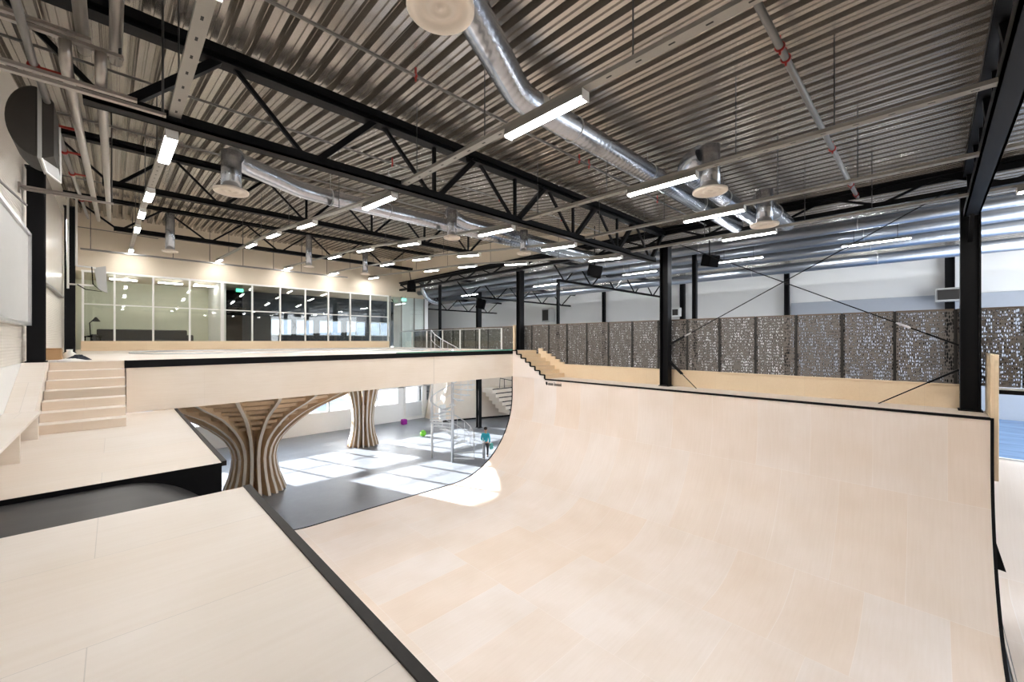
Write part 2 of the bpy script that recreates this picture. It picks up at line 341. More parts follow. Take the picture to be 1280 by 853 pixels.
b = MB(); b.prism([(12.56,YN-.05,-4.02),(12.48,YN-.05,-4.50),(12.48,YN-.17,-4.52)], (.03,0,0)); b.build('steel_foot', BLACK, hp)
# wall of the pipe that climbs beside the right stair (saw-tooth top)
NS, RS, TR = 7, (D-P)/7, (13.3-11.36)/7
b = MB(); poly = [(XR, 11.36, P)]; saw = []
for k in range(NS):
    saw += [(XR, 11.36+k*TR, P+k*RS), (XR, 11.36+k*TR, P+(k+1)*RS)]
saw += [(XR, 13.3, D)]
poly = [(XR,11.36,P-.02)] + saw[1:] + [(XR, 13.3, P-.02)]
b.prism(poly, (.04,0,0)); b.build('stepped_side_wall', W_RAMP, hp)
b = MB()
for p, q in zip(saw, saw[1:]): b.bar(Vector(p)-Vector((.012,0,0)), Vector(q)-Vector((.012,0,0)), .05, .05, (1,0,0))
b.build('stepped_trim', TRIM, hp)
# small printed mark under the coping: emblem and unreadable letters
b = MB(); mx_ = XR-.004
b.prism([(mx_,11.30,P-.10),(mx_,11.22,P-.11),(mx_,11.20,P-.22),(mx_,11.26,P-.26),(mx_,11.31,P-.18)], (-.003,0,0))
y = 11.17
for w, h in [(.055,.09),(.05,.10),(.06,.09),(.05,.10),(.0,.0),(.05,.15),(.055,.09),(.05,.09),(.06,.10),(.05,.09),(.03,.14)]:
    if w:
        z0 = P-.245
        b.box(mx_-.003, mx_, y-w, y, z0, z0+.018); b.box(mx_-.003, mx_, y-w*.35, y, z0, z0+h); b.box(mx_-.003, mx_, y-w, y-w*.65, z0+.02, z0+.09); b.box(mx_-.003, mx_, y-w, y, z0+.075, z0+.09)
    y -= (w or .03) + .016
b.build('printed_mark', TRIM, hp)

# right deck, ledge and stair
t = thing('ramp_deck', 'narrow plywood deck between right coping and pale ledge', 'platform', (13.6, 5, P-.1))
b = MB(); b.box(XR+.03, 14.3, YN, 13.3, P-.10, P); b.build('deck_boards', W_DECK, t)
b = MB(); b.box(13.3, 13.5, YN+.1, 13.2, F, P-.1); b.build('support_wall', W_FASC, t)
t = thing('ledge', 'long low pine ledge under the brown perforated screens', 'ledge', (14.4, 5, P))
b = MB(); b.box(14.30, 14.50, -.80, 11.4, P, -1.06)
for k in range(6): b.box(14.30, 14.50, 11.4+k*TR*.9, 11.4+(k+1)*TR*.9, P, -1.06+(k+1)*RS*.72)
b.build('upstand', W_LEDGE, t)
b = MB(); b.box(14.27, 14.52, -.80, 11.4, -1.06, -1.02); b.build('cap', W_LEDGE, t, bevel=.008)
t = thing('plywood_stairs', 'plywood steps with black saw-tooth edge climbing from right deck', 'stairs', (13.65, 12.3, P), 'plywood stairs up to the deck')
for k in range(NS):
    b = MB(); b.box(XR+.04, 14.3, 11.36+k*TR, 13.3, P+k*RS, P+(k+1)*RS); b.build('step', W_LEDGE, t)

# slab board at the near end of the right deck
tag((lambda b: (b.box(13.05, 14.3, -.97, -.855, -2.9, -.28), b.build('end_board', W_LEDGE, bevel=.012))[1])(MB()), 'upright plywood board closing the near end of right deck', 'board')

# plywood bank and street floor right of the pipe
t = thing('plywood_bank', 'pale plywood bank seen right of the half pipe end', 'skate ramp', (15, -4, F))
pr = [(8.0, F+.04), (14.0, F+.04)] + [(14 + 3.3*s, F+.04 + (2.53-.04)*(s*s*(3-2*s))) for s in [i/14 for i in range(1, 15)]]
b = MB(); n = len(pr); b.add([(x, y, z) for y in (-6.95, -1.0) for x, z in pr], [(i, i+1, n+i+1, n+i) for i in range(n-1)], True)
b.uv = [(y, x) for y in (-6.95, -1.0) for x, z in pr]
b.build('bank_surface', W_RAMP, t)
b = MB(); b.prism([(x, -.99, z) for x, z in pr] + [(17.3, -.99, F), (8, -.99, F)], (0, .03, 0)); b.build('bank_side', W_FASC, t)
b = MB(); b.box(17.3, 26.0, -8.5, -.6, F, -3.2); struct(b.build('floor_street', CONC2), 'raised concrete floor at far right, blue sky reflection in its colour')
b = MB(); b.box(17.22, 17.34, -8.5, -.9, -3.26, -3.17); tag(b.build('edge_strip', WHITE), 'white strip where plywood bank meets blue-grey floor', 'edge strip')
b = MB(); b.box(14.0, 14.5, -6, -1.0, -1.14, -1.06); tag(b.build('screen_shelf', WHITE), 'pale shelf under the screens right of the end board', 'shelf')
b = MB(); b.box(13.97, 14.0, -6, -1.0, -1.17, -1.08); b.build('shelf_edge', TRIM, bpy.data.objects['screen_shelf'])

# ------------------------------------------------------------------ left platforms
def platform(name, y0, y1, label):
    t = thing(name, label, 'platform', (-.1, (y0+y1)/2, F))
    b = MB(); b.box(-1.28, 1.02, y0, y1, P-.09, P); b.build('deck_boards', W_DECK, t, bevel=.004)
    b = MB(); b.box(-1.2, .96, y0+.02, y0+.06, F, P-.09); b.box(-1.2, .96, y1-.06, y1-.02, F, P-.09); b.box(.92, .96, y0+.06, y1-.06, F, P-.09); b.build('support_frame', BLACK, t)
    return t
platform('start_platform', -4, 5.27, 'nearest plywood platform, cut by a charcoal channel on its far side')
platform('start_platform', 6.53, 12.43, 'plywood platform at the foot of the left stairs, beyond the charcoal channel')
t = thing('roll_in', 'charcoal roll-in channel curving down between the two plywood platforms', 'skate ramp', (-.1, 5.9, P))
pr = [(-1.28, P-.06), (.05, P-.06)] + [(.05 + 1.0*math.sin(a), P-.06-1.0*(1-math.cos(a))) for a in [PI/2*.9*i/14 for i in range(1, 15)]]
n = len(pr); b = MB()
b.add([(x, y, z) for y in (5.275, 6.525) for x, z in pr], [(i, i+1, n+i+1, n+i) for i in range(n-1)], True); b.build('channel_surface', ROLL, t)
b = MB(); b.box(-1.28, 1.02, 6.522, 6.531, F, P-.004); b.build('channel_side', TRIM, t, label='black far side')
b = MB(); b.box(-1.28, 1.02, 5.269, 5.278, F, P-.004); b.build('channel_side', TRIM, t, label='black near side')

# bench
t = thing('bench', 'long plywood bench against the left wall below the stairs', 'bench', (-1.08, 6, P))
b = MB(); b.box(-1.275, -.87, -1, 10.42, -1.215, -1.17); b.build('seat', W_DECK, t, bevel=.005)
for y in (10.15, 8.33, 6.5, 4.7, 2.9):
    b = MB(); b.box(-1.27, -.88, y, y+.06, P, -1.215); b.build('leg', W_FASC, t)
# left stairs
t = thing('plywood_stairs', 'wide plywood steps beside the left wall up to the bridge deck', 'stairs', (-.4, 11.5, P), 'plywood stairs up to the deck')
TRL = (12.43-10.57)/6
for k in range(NS):
    b = MB(); b.box(-.93, .17, 10.57+k*TRL, 12.43+(.2 if k == 6 else 0), P+k*RS, P+(k+1)*RS-.013); s = b.build('step', W_STEP, t)
    b = MB(); b.box(-.93, .17, 10.55+k*TRL, 10.57+(k+1)*TRL, P+(k+1)*RS-.013, P+(k+1)*RS); b.build('nosing', W_NOSE, s)
b = MB(); b.prism([(-1.27,10.42,P),(-1.27,10.42,-1.17),(-1.27,12.2,D),(-1.27,12.43,D),(-1.27,12.43,P)], (.33,0,0)); tag(b.build('side_ramp', W_DECK), 'sloping plywood board between left wall and stairs', 'board')

# ------------------------------------------------------------------ bridge and upper deck
def by(x): return 12.43 + (x - .2) * .87 / 12.8
t = thing('bridge', 'pale plywood bridge with black top edge spanning the half pipe end', 'bridge', (6.6, 13, P))
b = MB(); b.prism([(.2, by(.2), P), (13.0, by(13), P), (13.0, by(13), D-.16), (.2, by(.2), D-.16)], (0,.12,0)); b.build('fascia', W_FASC, t)
b = MB(); b.prism([(.17, by(.2)-.02, D-.17), (13.0, by(13)-.02, D-.15), (13.0, by(13)-.02, D), (.17, by(.2)-.02, D)], (0,.05,0)); b.build('edge_band', TRIM, t)
b = MB(); b.prism([(7, by(7)-.0, D+.003), (13.0, by(13)-.0, D+.003), (13.0, by(13), D+.055), (7, by(7), D+.03)], (0,.03,0)); b.build('glass_edge', GREEN_GLASS, t, label='green glass edge strip')
b = MB(); HX0, HX1, HY0, HY1 = 9.4, 12.6, 13.9, 17.3
for args in [(-1.29,.2,12.63,13.5), (-1.29,14.2,13.5,HY0), (-1.29,HX0,HY0,HY1), (HX1,14.2,HY0,HY1), (-1.29,14.2,HY1,25.29)]:
    b.box(*args, D-.55, D)
b.prism([(.2,by(.2)+.03,D-.55),(13.0,by(13)+.03,D-.55),(14.2,13.5,D-.55),(.2,13.5,D-.55)], (0,0,.55))
b.build('deck_slab', W_DECK, t)
b = MB()
for x in [0.6+1.2*i for i in range(8)]: b.box(x-.06, x+.06, 13.2, 25.3, P+.02, D-.55)
b.build('joists', W_FASC, t)
# bowl sunk in the deck: pale coping ring
b = MB(); pts = []
for k in range(65):
    a = 2*PI*k/64; ca_, sa_ = math.cos(a), math.sin(a); e = .62
    pts.append((6.0 + 5.6*math.copysign(abs(ca_)**e, ca_), 19.4 + 2.9*math.copysign(abs(sa_)**e, sa_), D+.01))
b.tube(pts, .035, 8, False); tag(b.build('bowl_coping', GALV), 'thin pale coping ring of the bowl sunk in the deck', 'coping')

# tree-shaped supports
def tree(cx, cy, sc, label, nribs, open_bowl):
    t = thing('tree_support', label, 'column', (cx, cy, F), None, 'thing')
    H = (P - .02) - F
    # outer radius along height 0..1
    prof = [(0,1.06),(.06,.98),(.15,.84),(.25,.75),(.33,.72),(.42,.80),(.5,.98),(.56,1.2),(.63,1.52),(.70,1.9),(.76,2.28),(.82,2.78),(.88,3.35),(.94,3.85),(1.0,4.1)]
    if not open_bowl: prof = [(h, r if h < .34 else .72 + (r-.72)*.24) for h, r in prof]
    inner = [(0,.30),(.33,.30),(.5,.5),(.63,1.0),(.75,1.75),(.86,2.7),(.95,3.5),(1.0,3.7)]
    if not open_bowl: inner = [(0,.3),(.5,.28),(.75,.4),(1,.7)]
    th = .045 * sc
    for k in range(nribs):
        a = 2*PI*(k+.37)/nribs; d = Vector((math.cos(a), math.sin(a), 0)); s = Vector((-d.y, d.x, 0))
        c = Vector((cx, cy, F))
        out = [c + d*r*sc + Vector((0,0,h*H)) for h, r in prof]; inn = [c + d*r*sc + Vector((0,0,h*H)) for h, r in inner]
        b = MB(); b.prism([p - s*th for p in out + inn[::-1]], s*2*th); o = b.build('rib', W_RIB, t)
        b = MB()
        pr2 = [(p - s*(th+.006), p + s*(th+.006), p + d*.014 + s*(th+.006), p + d*.014 - s*(th+.006)) for p in out]
        vs = [v for q in pr2 for v in q]; b.add(vs, [(i*4+j, i*4+(j+1)%4, (i+1)*4+(j+1)%4, (i+1)*4+j) for i in range(len(pr2)-1) for j in range(4)])
        b.build('rib_edge', W_RIBEDGE, o, label='pale cut edge')
    b = MB(); b.lathe((cx, cy, F), [(.30*sc,0),(.30*sc,H*.34),(.5*sc,H*.54)], 20); b.build('core', W_RIB, t)
    if open_bowl:
        for i, (h, r) in enumerate([(.62,1.28),(.68,1.62),(.74,2.0),(.80,2.45),(.85,2.9),(.90,3.35),(.95,3.72)]):
            b = MB(); b.lathe((cx, cy, F + h*H), [(r*sc-.03,0),(r*sc,0),(r*sc+.05,.11),(r*sc+.02,.11),(r*sc-.03,0)], 40, False); b.build('hoop', W_RIB, t)
        b = MB(); b.lathe((cx, cy, F), [(.50,H*.53),(.97,H*.64),(1.7,H*.755),(2.65,H*.865),(3.45,H*.955)], 40); b.build('bowl_underside', W_RIB, t)
    return t
tree(3.87, 18.1, 1.0, 'big tree-shaped plywood column flaring into ribs under the bridge', 22, True)
tree(9.9, 22.0, .78, 'farther, slimmer tree-shaped column of pale plywood ribs', 18, False)

# ------------------------------------------------------------------ steel columns
def column(x, y, z0, z1, w, label, group='black steel columns'):
    t = thing('steel_column', label, 'column', (x, y, z0), group, 'thing')
    b = MB(); f = w*.09
    b.box(x-w/2, x+w/2, y-w/2, y-w/2+f, z0, z1); b.box(x-w/2, x+w/2, y+w/2-f, y+w/2, z0, z1); b.box(x-f/2, x+f/2, y-w/2+f, y+w/2-f, z0, z1)
    b.build('shaft', BLACK, t)
    b = MB(); b.box(x-w*.6, x+w*.6, y-w*.6, y+w*.6, z0, z0+.025); b.build('base_plate', BLACK, t)
    b = MB(); b.box(x-w*.6, x+w*.6, y-w*.6, y+w*.6, z1-.03, z1); b.build('head_plate', BLACK, t)
    return t
column(14.1, 6.62, P, 3.4, .30, 'tall black column on the right deck where two brace rods start')
column(14.1, -.62, P, 3.4, .32, 'nearest black column beside the upright end board')
column(14.1, 13.9, D, 3.4, .27, 'black column at the top of the saw-tooth stairs')
column(14.1, 20.7, D, 3.4, .13, 'thin black column behind the glass balustrade')
column(17.3, 20.9, F, 3.6, .27, 'black column rising from the hall floor behind the spiral stair')
column(17.1, 14.0, F, 3.9, .13, 'slim black column behind the screens, right of stair top column')
column(17.0, 6.75, F, 3.9, .16, 'slim black column just right of the tall deck column')
for y, w, lab in [(-.55,.30,'black wall column carrying a grey box speaker'), (5.4,.22,'black wall column between the crossing brace rods'), (11.0,.26,'black wall column carrying a small white box'), (16.8,.2,'farthest black column on the white wall')]:
    column(25.8, y, F, 4.0, w, lab, 'columns on the white wall')
column(-1.12, 12.65, D, 3.5, .24, 'black wall column at the top of the left stairs', 'columns on the left wall')
column(-1.12, 21.5, D, 4.8, .26, 'black wall column nearest the upper glazing', 'columns on the left wall')

# ------------------------------------------------------------------ trusses along x
def truss(y, zt, zb, x0, x1, bx0, bx1, nodes, tops, label, tc=(.22,.20), bc=(.20,.15), verts=(), dw=(.12,.055), ends=()):
    t = thing('roof_truss', label, 'truss', ((x0+x1)/2, y, zb), 'black roof trusses')
    b = MB(); b.box(x0, x1, y-tc[0]/2, y+tc[0]/2, zt-.02, zt+tc[1]/2); b.box(x0, x1, y-.012, y+.012, zt-tc[1]/2, zt); b.box(x0, x1, y-tc[0]/2, y+tc[0]/2, zt-tc[1]/2-.012, zt-tc[1]/2); b.build('top_chord', BLACK, t)
    b = MB(); b.box(bx0, bx1, y-bc[0]/2, y+bc[0]/2, zb-bc[1]/2, zb-bc[1]/2+.03); b.box(bx0, bx1, y-bc[0]/2, y-bc[0]/2+.03, zb-bc[1]/2, zb+bc[1]/2); b.box(bx0, bx1, y+bc[0]/2-.03, y+bc[0]/2, zb-bc[1]/2, zb+bc[1]/2); b.build('bottom_chord', BLACK, t)
    for n in nodes:
        l = [q for q in tops if q < n]; r = [q for q in tops if q > n]
        if l: b = MB(); b.bar((n-.06,y,zb), (l[-1]+.06,y,zt-.05), dw[1], dw[1]); b.build('diagonal', BLACK, t)
        if r: b = MB(); b.bar((n+.06,y,zb), (r[0]-.06,y,zt-.05), dw[0], dw[0]*.8); b.build('diagonal', BLACK, t)
    for v in verts: b = MB(); b.box(v-.03, v+.03, y-.03, y+.03, zb, zt); b.build('vertical', BLACK, t)
    for p, q in ends: b = MB(); b.bar(p, q, .07, .07); b.build('end_diagonal', BLACK, t)
    return t
nA = [0.0, 2.2, 4.45, 6.65, 8.85, 11.05, 13.2]; tA = [-1.1, 1.1, 3.3, 5.5, 7.75, 9.95, 12.1, 14.1]
truss(6.73, 3.86, 2.80, -1.28, 14.1, -.25, 13.4, nA, tA, 'large roof truss crossing overhead to the tall deck column', verts=nA[2:-1])
truss(14.07, 4.88, 3.87, -1.28, 14.1, -.2, 11.5, nA[:-1], tA[:-1], 'middle roof truss above the bridge, second from the viewer', tc=(.2,.17), bc=(.18,.14), verts=nA[2:-1], dw=(.09,.05))
tC = [-1.2, 1.45, 4.2, 6.9, 9.5, 12.2]; nC = [.15, 2.9, 5.6, 8.15, 10.9]
truss(21.4, 5.25, 4.22, -1.28, 14.1, 0.0, 12.6, nC, tC, 'farthest roof truss in front of the upper glazing', tc=(.18,.14), bc=(.22,.16), dw=(.08,.06))
truss(-.62, 3.90, 2.86, 1.0, 14.1, 2.0, 13.6, nA[1:], tA[1:], 'roof truss cut by the upper right corner, ending at nearest column', bc=(.24,.18), verts=[6.65, 8.85, 11.05], ends=[((13.4,-.62,2.8),(14.1,-.62,2.3))])
nD = [15.4, 17.6, 19.8, 22.0, 24.2]; tD = [14.4, 16.5, 18.7, 20.9, 23.1, 25.4]
truss(12.2, 3.75, 2.85, 14.4, 25.9, 14.9, 25.3, nD, tD, 'aisle truss passing behind the stair top column', tc=(.14,.12), bc=(.14,.10), dw=(.06,.05))
truss(19.5, 3.6, 2.7, 14.4, 25.9, 15.4, 25.3, nD, tD, 'aisle truss with a black speaker at its left end', tc=(.14,.12), bc=(.12,.10), dw=(.06,.05))
truss(28.0, 3.5, 2.55, 14.4, 25.9, 14.9, 25.3, nD, tD, 'farthest aisle truss, low above the glass balustrade', tc=(.14,.12), bc=(.12,.10), dw=(.06,.05))
# girder along y on the right column row
t = thing('roof_girder', 'long black girder running over the right column row', 'girder', (14.15, 11, 3.45))
b = MB(); b.box(14.02, 14.26, -6, 27, 3.93, 4.02); b.box(14.12, 14.16, -6, 27, 3.78, 3.93); b.build('top_chord', BLACK, t)
b = MB(); b.box(14.04, 14.24, -6, 27, 3.44, 3.56); b.build('bottom_chord', BLACK, t)
for k in range(15):
    y0 = -5.5 + k*2.15
    b = MB(); b.bar((14.14,y0,3.5), (14.14,y0+1.07,3.92), .06, .06); b.build('diagonal', BLACK, t)
    b = MB(); b.bar((14.14,y0+1.07,3.92), (14.14,y0+2.15,3.5), .06, .06); b.build('diagonal', BLACK, t)

# brace rods
def brace(p, q, label, turn):
    t = thing('brace_rod', label, 'brace', p, 'black brace rods')
    p = Vector(p); q = Vector(q); d = (q-p).normalized()
    b = MB(); b.tube([p + d*.25, q], .014, 8); b.build('rod', BLACK, t)
    b = MB(); b.bar(p, p + d*.60, .04, .16, (1,0,0)); b.build('gusset', BLACK, t)
    if turn:
        b = MB(); m_ = p + d*turn; b.tube([m_, m_+d*.05, m_+d*.25, m_+d*.30], [.015,.028,.028,.015], 8); b.build('turnbuckle', GALV, t)
brace((14.0, 6.42, -.12), (14.0, -.35, 3.55), 'brace rod rising right from the tall deck column', .55)
brace((14.0, -.44, -.10), (14.0, 6.4, 3.5), 'brace rod rising left from the nearest column', .9)
brace((14.0, 6.42, -.72), (14.0, 5.5, P), 'short brace rod dropping right from the tall deck column', 0)
brace((14.0, -.44, -.66), (14.0, .95, P), 'short brace rod dropping left from the nearest column', 0)

# ------------------------------------------------------------------ screens
PW = 1.06
def screen(y, z0, z1, label, proto=None):
    """panel whose left post stands at y (larger y is farther)"""
    t = thing('perforated_screen', label, 'screen', (14.38, y - PW/2, z0), 'brown perforated screens')
    b = MB(); b.box(14.37, 14.385, y-PW+.03, y-.03, z0, z1); b.build('perforated_sheet', PERF, t)
    b = MB(); b.box(14.36, 14.40, y-PW+.02, y-.02, z1-.012, z1+.03); b.build('top_rim', SCREENRIM, t)
    b = MB(); b.box(14.35, 14.41, y-.03, y+.03, z0, z1+.02); b.build('post', SCREENPOST, t)
    return t
sc0 = screen(13.38, -1.04, .74, 'perforated screen beside the stair top column, above the saw-tooth steps')
n = 0
for k in range(1, 17):
    y = 13.38 - PW*k
    if k == 6: lab = 'perforated screen just left of the tall deck column'
    elif k == 7: lab = 'perforated screen half hidden by the tall deck column'
    elif k < 6: lab = '%s perforated screen right of the one beside the stair top column' % ORD[k-1]
    elif k < 12: lab = '%s perforated screen right of the tall deck column' % ORD[k-8]
    elif k == 12: lab = 'perforated screen immediately left of the nearest column'
    elif k == 13: lab = 'perforated screen directly behind the nearest column'
    else: lab = '%s perforated screen right of the upright end board' % ORD[k-14]
    dup(sc0, (14.38, y - PW/2, -1.04), lab)
sc1 = screen(14.45, D, .72, 'first screen behind the glass balustrade, left of the wooden post')
for k in range(1, 10): dup(sc1, (14.38, 14.45 + PW*k - PW/2, D), '%s screen behind the glass balustrade, counting left from wooden post' % ORD[k])
b = MB(); b.box(13.95, 14.08, 14.15, 14.25, D, .78); tag(b.build('wooden_post', W_LEDGE, bevel=.006), 'pale wooden post left of the stair top column', 'post')

# glass balustrade along the deck's right edge
t = thing('glass_balustrade', 'clear glass balustrade in front of the far screens', 'balustrade', (13.85, 20, D))
for k in range(6):
    b = MB(); b.box(13.84, 13.86, 15.0+k*1.7, 16.62+k*1.7, D+.04, .60); b.build('pane', GLASSB, t)
    b = MB(); b.box(13.82, 13.88, 14.93+k*1.7, 14.99+k*1.7, D, .66); b.build('post', WHITE, t)
b = MB(); b.box(13.82, 13.88, 14.93, 25.2, .62, .66); b.build('handrail', GALV, t)

# ------------------------------------------------------------------ lights
TX = [.55, 3.75, 6.85, 9.3, 11.75]; TK = [(-2.6, 2.80), (7.6, 2.84), (11.8, 3.24), (15, 3.56), (18, 3.74), (25.2, 4.12)]
def trz(y):
    for (a, za), (c, zc) in zip(TK, TK[1:]):
        if y <= c: return za + (zc-za)*(y-a)/(c-a)
    return TK[-1][1]
ROWN = ['row nearest the left wall', 'second row from the left wall', 'middle row', 'fourth row from the left wall', 'row nearest the right columns']
lamp0 = thing('fluorescent_lamp', '', 'lamp', (0,0,-E))
b = MB(); L_ = .62
def trap(b, w0, w1, z0, z1, l0, l1):
    b.add([(-w0,-l0,z0),(w0,-l0,z0),(w0,l0,z0),(-w0,l0,z0),(-w1,-l1,z1),(w1,-l1,z1),(w1,l1,z1),(-w1,l1,z1)], [(0,3,2,1),(4,5,6,7),(0,1,5,4),(1,2,6,5),(2,3,7,6),(3,0,4,7)])
trap(b, .075, .065, -E-.045, -E+.055, L_, L_); b.build('housing', GALVD, lamp0)
b = MB(); trap(b, .052, .066, -E-.060, -E-.045, L_-.02, L_-.01); b.build('diffuser', LAMP, lamp0)
b = MB(); b.box(-.065,.065, L_-.012, L_+.004, -E-.072, -E+.04); b.build('end_cap', WHITE, lamp0)
b = MB(); b.box(-.065,.065,-L_-.004,-L_+.012,-E-.072,-E+.04); b.build('end_cap', WHITE, lamp0)
first = True
LY = [-1.7, 3.3, 7.6, 11.8, 15.0, 18.0, 24.5]  # first entry holds unseen lamps added to brighten the near ramp
DEP = ['added unseen lamp above the viewer in the', 'nearest lamp of the', 'second lamp of the', 'third lamp of the', 'fourth lamp of the', 'fifth lamp of the', 'farthest lamp of the']
for i, x in enumerate(TX):
    tr = thing('light_track', 'slotted metal light track of the %s' % ROWN[i], 'light track', (x, 10, trz(10)), 'hanging light tracks')
    tr.location.y = 0; tr.location.z = E
    b = MB(); ks = [k for k in TK]
    for (ya, za), (yb, zb) in zip(ks, ks[1:]): b.bar((x, ya, za), (x, yb, zb), .12, .05)
    b.build('rail', TRACK, tr)
    for y in [.9, 2.1, 4.4, 6.2, 9.6, 13.4, 16.6, 19.5, 22.3]:
        b = MB(); b.tube([(x, y, trz(y)), (x, y, roofz(y)+.01)], .009, 6); b.build('hanger_rod', ROD, tr)
    for j, y in enumerate(LY):
        if j == 0 and i < 2: continue
        lab = '%s %s' % (DEP[j], ROWN[i]); at = (x, y, trz(y) - .075)
        a = math.atan2(trz(y+.6) - trz(y-.6), 1.2)
        o = dup(lamp0, at, lab, 'fluorescent lamps under the tracks'); o.rotation_euler.x = a
for o in list(lamp0.children) + [lamp0]: bpy.data.objects.remove(o)
# aisle lamps beyond the girder
b = MB(); al = thing('aisle_lamp', 'slim bright lamp under the aisle ducts, left of the nearest column', 'lamp', (16.6, 1.2, 3.0), 'aisle lamps')
b.box(16.55, 16.65, .4, 2.0, 3.0, 3.06); b.build('housing', GALVD, al)
b = MB(); b.box(16.56, 16.64, .42, 1.98, 2.985, 3.0); b.build('diffuser', LAMPA, al)
b = MB(); b.tube([(16.6,.7,3.06),(16.6,.7,4.02)], .009, 6); b.build('hanger_rod', ROD, al)
b = MB(); b.tube([(16.6,1.7,3.06),(16.6,1.7,4.02)], .009, 6); b.build('hanger_rod', ROD, al)
for y, lab in [(-2.6, 'slim aisle lamp right of the nearest column'), (5.0, 'slim aisle lamp above the crossing of the brace rods'), (9.0, 'slim aisle lamp right of the tall deck column'), (14.5, 'added slim aisle lamp right of the stair top column'), (21.0, 'added slim aisle lamp left of the stair top column'), (28.0, 'farthest added slim aisle lamp above the glass balustrade')]: dup(al, (16.6, y, 3.0), lab)  # the farther ones are added to brighten the dark end of the aisle
b2 = thing('aisle_lamp', 'ceiling batten lamp between the aisle ducts, left of nearest column', 'lamp', (20.6, 2.0, 3.7), 'aisle batten lamps')
b = MB(); b.box(20.53, 20.67, 1.2, 2.8, 3.74, 4.02); b.build('housing', GALVD, b2)
b = MB(); b.box(20.54, 20.66, 1.22, 2.78, 3.70, 3.74); b.build('diffuser', LAMPA, b2)
for y, lab in [(-4.0, 'ceiling batten lamp near the right edge, past nearest column'), (7.5, 'added batten lamp above the crossing brace rods'), (13.0, 'added batten lamp right of the tall deck column'), (18.5, 'added batten lamp left of the tall deck column'), (24.5, 'added batten lamp above the stair top column'), (32.0, 'added batten lamp deepest in the aisle')]: dup(b2, (20.6, y, 3.7), lab)  # lamps farther in are added, hidden among the ducts to light the wall

# ------------------------------------------------------------------ ventilation
def diffuser(x, y, z, top, d, label):
    t = thing('air_diffuser', label, 'air diffuser', (x, y, z), 'round ceiling diffusers')
    b = MB(); r = d/2; b.lathe((x,y,z), [(.001,.012),(r*.10,.012),(r*.12,.03),(r*.30,.03),(r*.32,.012),(r*.52,.02),(r*.55,.035),(r*.74,.03),(r*.78,.004),(r*.97,-.004),(r,.01),(r,.04),(r*.62,.07),(r*.55,.10)], 32); b.build('disc', DIFF, t)
    b = MB(); b.tube([(x,y,z+.06),(x,y,top)], d*.29, 18); b.build('stub_duct', DUCTZ, t)
    return t
diffuser(1.95, 2.85, 2.75, 3.62, .56, 'big round cream diffuser cut by the top edge')
diffuser(7.9, 2.86, 2.75, 3.60, .60, 'cream diffuser beneath the double silver ducts')
diffuser(11.0, 2.75, 2.72, 3.55, .60, 'cream diffuser nearest the long girder')
diffuser(1.56, 9.05, 2.75, 3.50, .56, 'cream diffuser at the start of the silver duct behind the large truss')
diffuser(6.5, 8.98, 2.75, 3.50, .44, 'smaller cream diffuser at the elbow beneath the large truss')
diffuser(9.3, 9.0, 2.75, 3.50, .44, 'small cream diffuser above the stair top column')
diffuser(1.56, 20.5, 3.44, 4.9, .5, 'far cream diffuser nearest the left wall')
diffuser(6.5, 20.2, 3.44, 4.9, .45, 'far cream diffuser in the middle of the cream wall')
diffuser(9.3, 20.4, 3.44, 4.9, .45, 'far cream diffuser right of the middle one')
def elbow(p, c, q, n=8):
    p, c, q = Vector(p), Vector(c), Vector(q); return [p*(1-t)**2 + c*2*t*(1-t) + q*t*t for t in [i/n for i in range(n+1)]]
def duct(name, pts, r, mat, label, hang=(), joints=()):
    t = thing(name, label, 'duct', pts[0], 'silver spiral ducts')
    b = MB(); b.tube(pts, r, 24); b.build('duct_run', mat, t)
    for j in joints:
        b = MB(); j0 = Vector(j[0]); j1 = Vector(j[1]); b.tube([j0, j1], r*1.035, 24, False); b.build('joint_collar', GALV, t)
    for h in hang:
        b = MB(); b.tube([(h[0],h[1],h[2]+r*.9),(h[0],h[1],roofz(h[1]) if h[0] < 14.2 else 4.02)], .008, 6); b.build('hanger', PIPED, t)
        b = MB(); rr = r*1.03; ax = 0 if mat is DUCTX else 1
        pts_ = [((h[0], h[1]+rr*math.cos(a), h[2]+rr*math.sin(a)) if ax == 0 else (h[0]+rr*math.cos(a), h[1], h[2]+rr*math.sin(a))) for a in [2*PI*k/20 for k in range(21)]]
        b.tube(pts_, .010, 5, False); b.build('strap', GALV, t)
duct('supply_duct', elbow((1.95,2.9,3.62),(2.0,3.0,3.62),(2.5,3.36,3.61)) + elbow((3.9,4.05,3.6),(4.25,4.25,3.6),(4.7,4.25,3.6)) + [(9,4.25,3.6),(13.9,4.25,3.58)], .205, DUCTX, 'long silver duct bending away from the big top diffuser', [(5.6,4.25,3.6),(8.2,4.25,3.6),(11,4.25,3.6)], [((4.6,4.25,3.6),(4.75,4.25,3.6))])
duct('supply_duct', elbow((7.9,3.0,3.5),(8.0,3.45,3.45),(8.6,3.5,3.45)) + [(11,3.5,3.45),(13.9,3.5,3.45)], .19, DUCTX, 'silver duct starting above the middle cream diffuser', [(10.5,3.5,3.45)])
duct('supply_duct', [(11.1,2.85,3.4),(11.5,2.9,3.4),(13.95,2.9,3.38)], .19, DUCTX, 'short silver duct next to the long girder', [(12.5,2.9,3.4)])
duct('supply_duct', elbow((1.6,9.1,3.45),(1.7,9.3,3.45),(2.0,9.45,3.45)) + elbow((2.9,9.9,3.42),(3.2,10.0,3.42),(3.6,10.0,3.42)) + [(8,10.0,3.42),(13.8,10.0,3.4)], .18, DUCTX, 'silver duct running behind the large truss', [(3.7,10,3.42),(5.2,10,3.42),(8.5,10,3.42)])
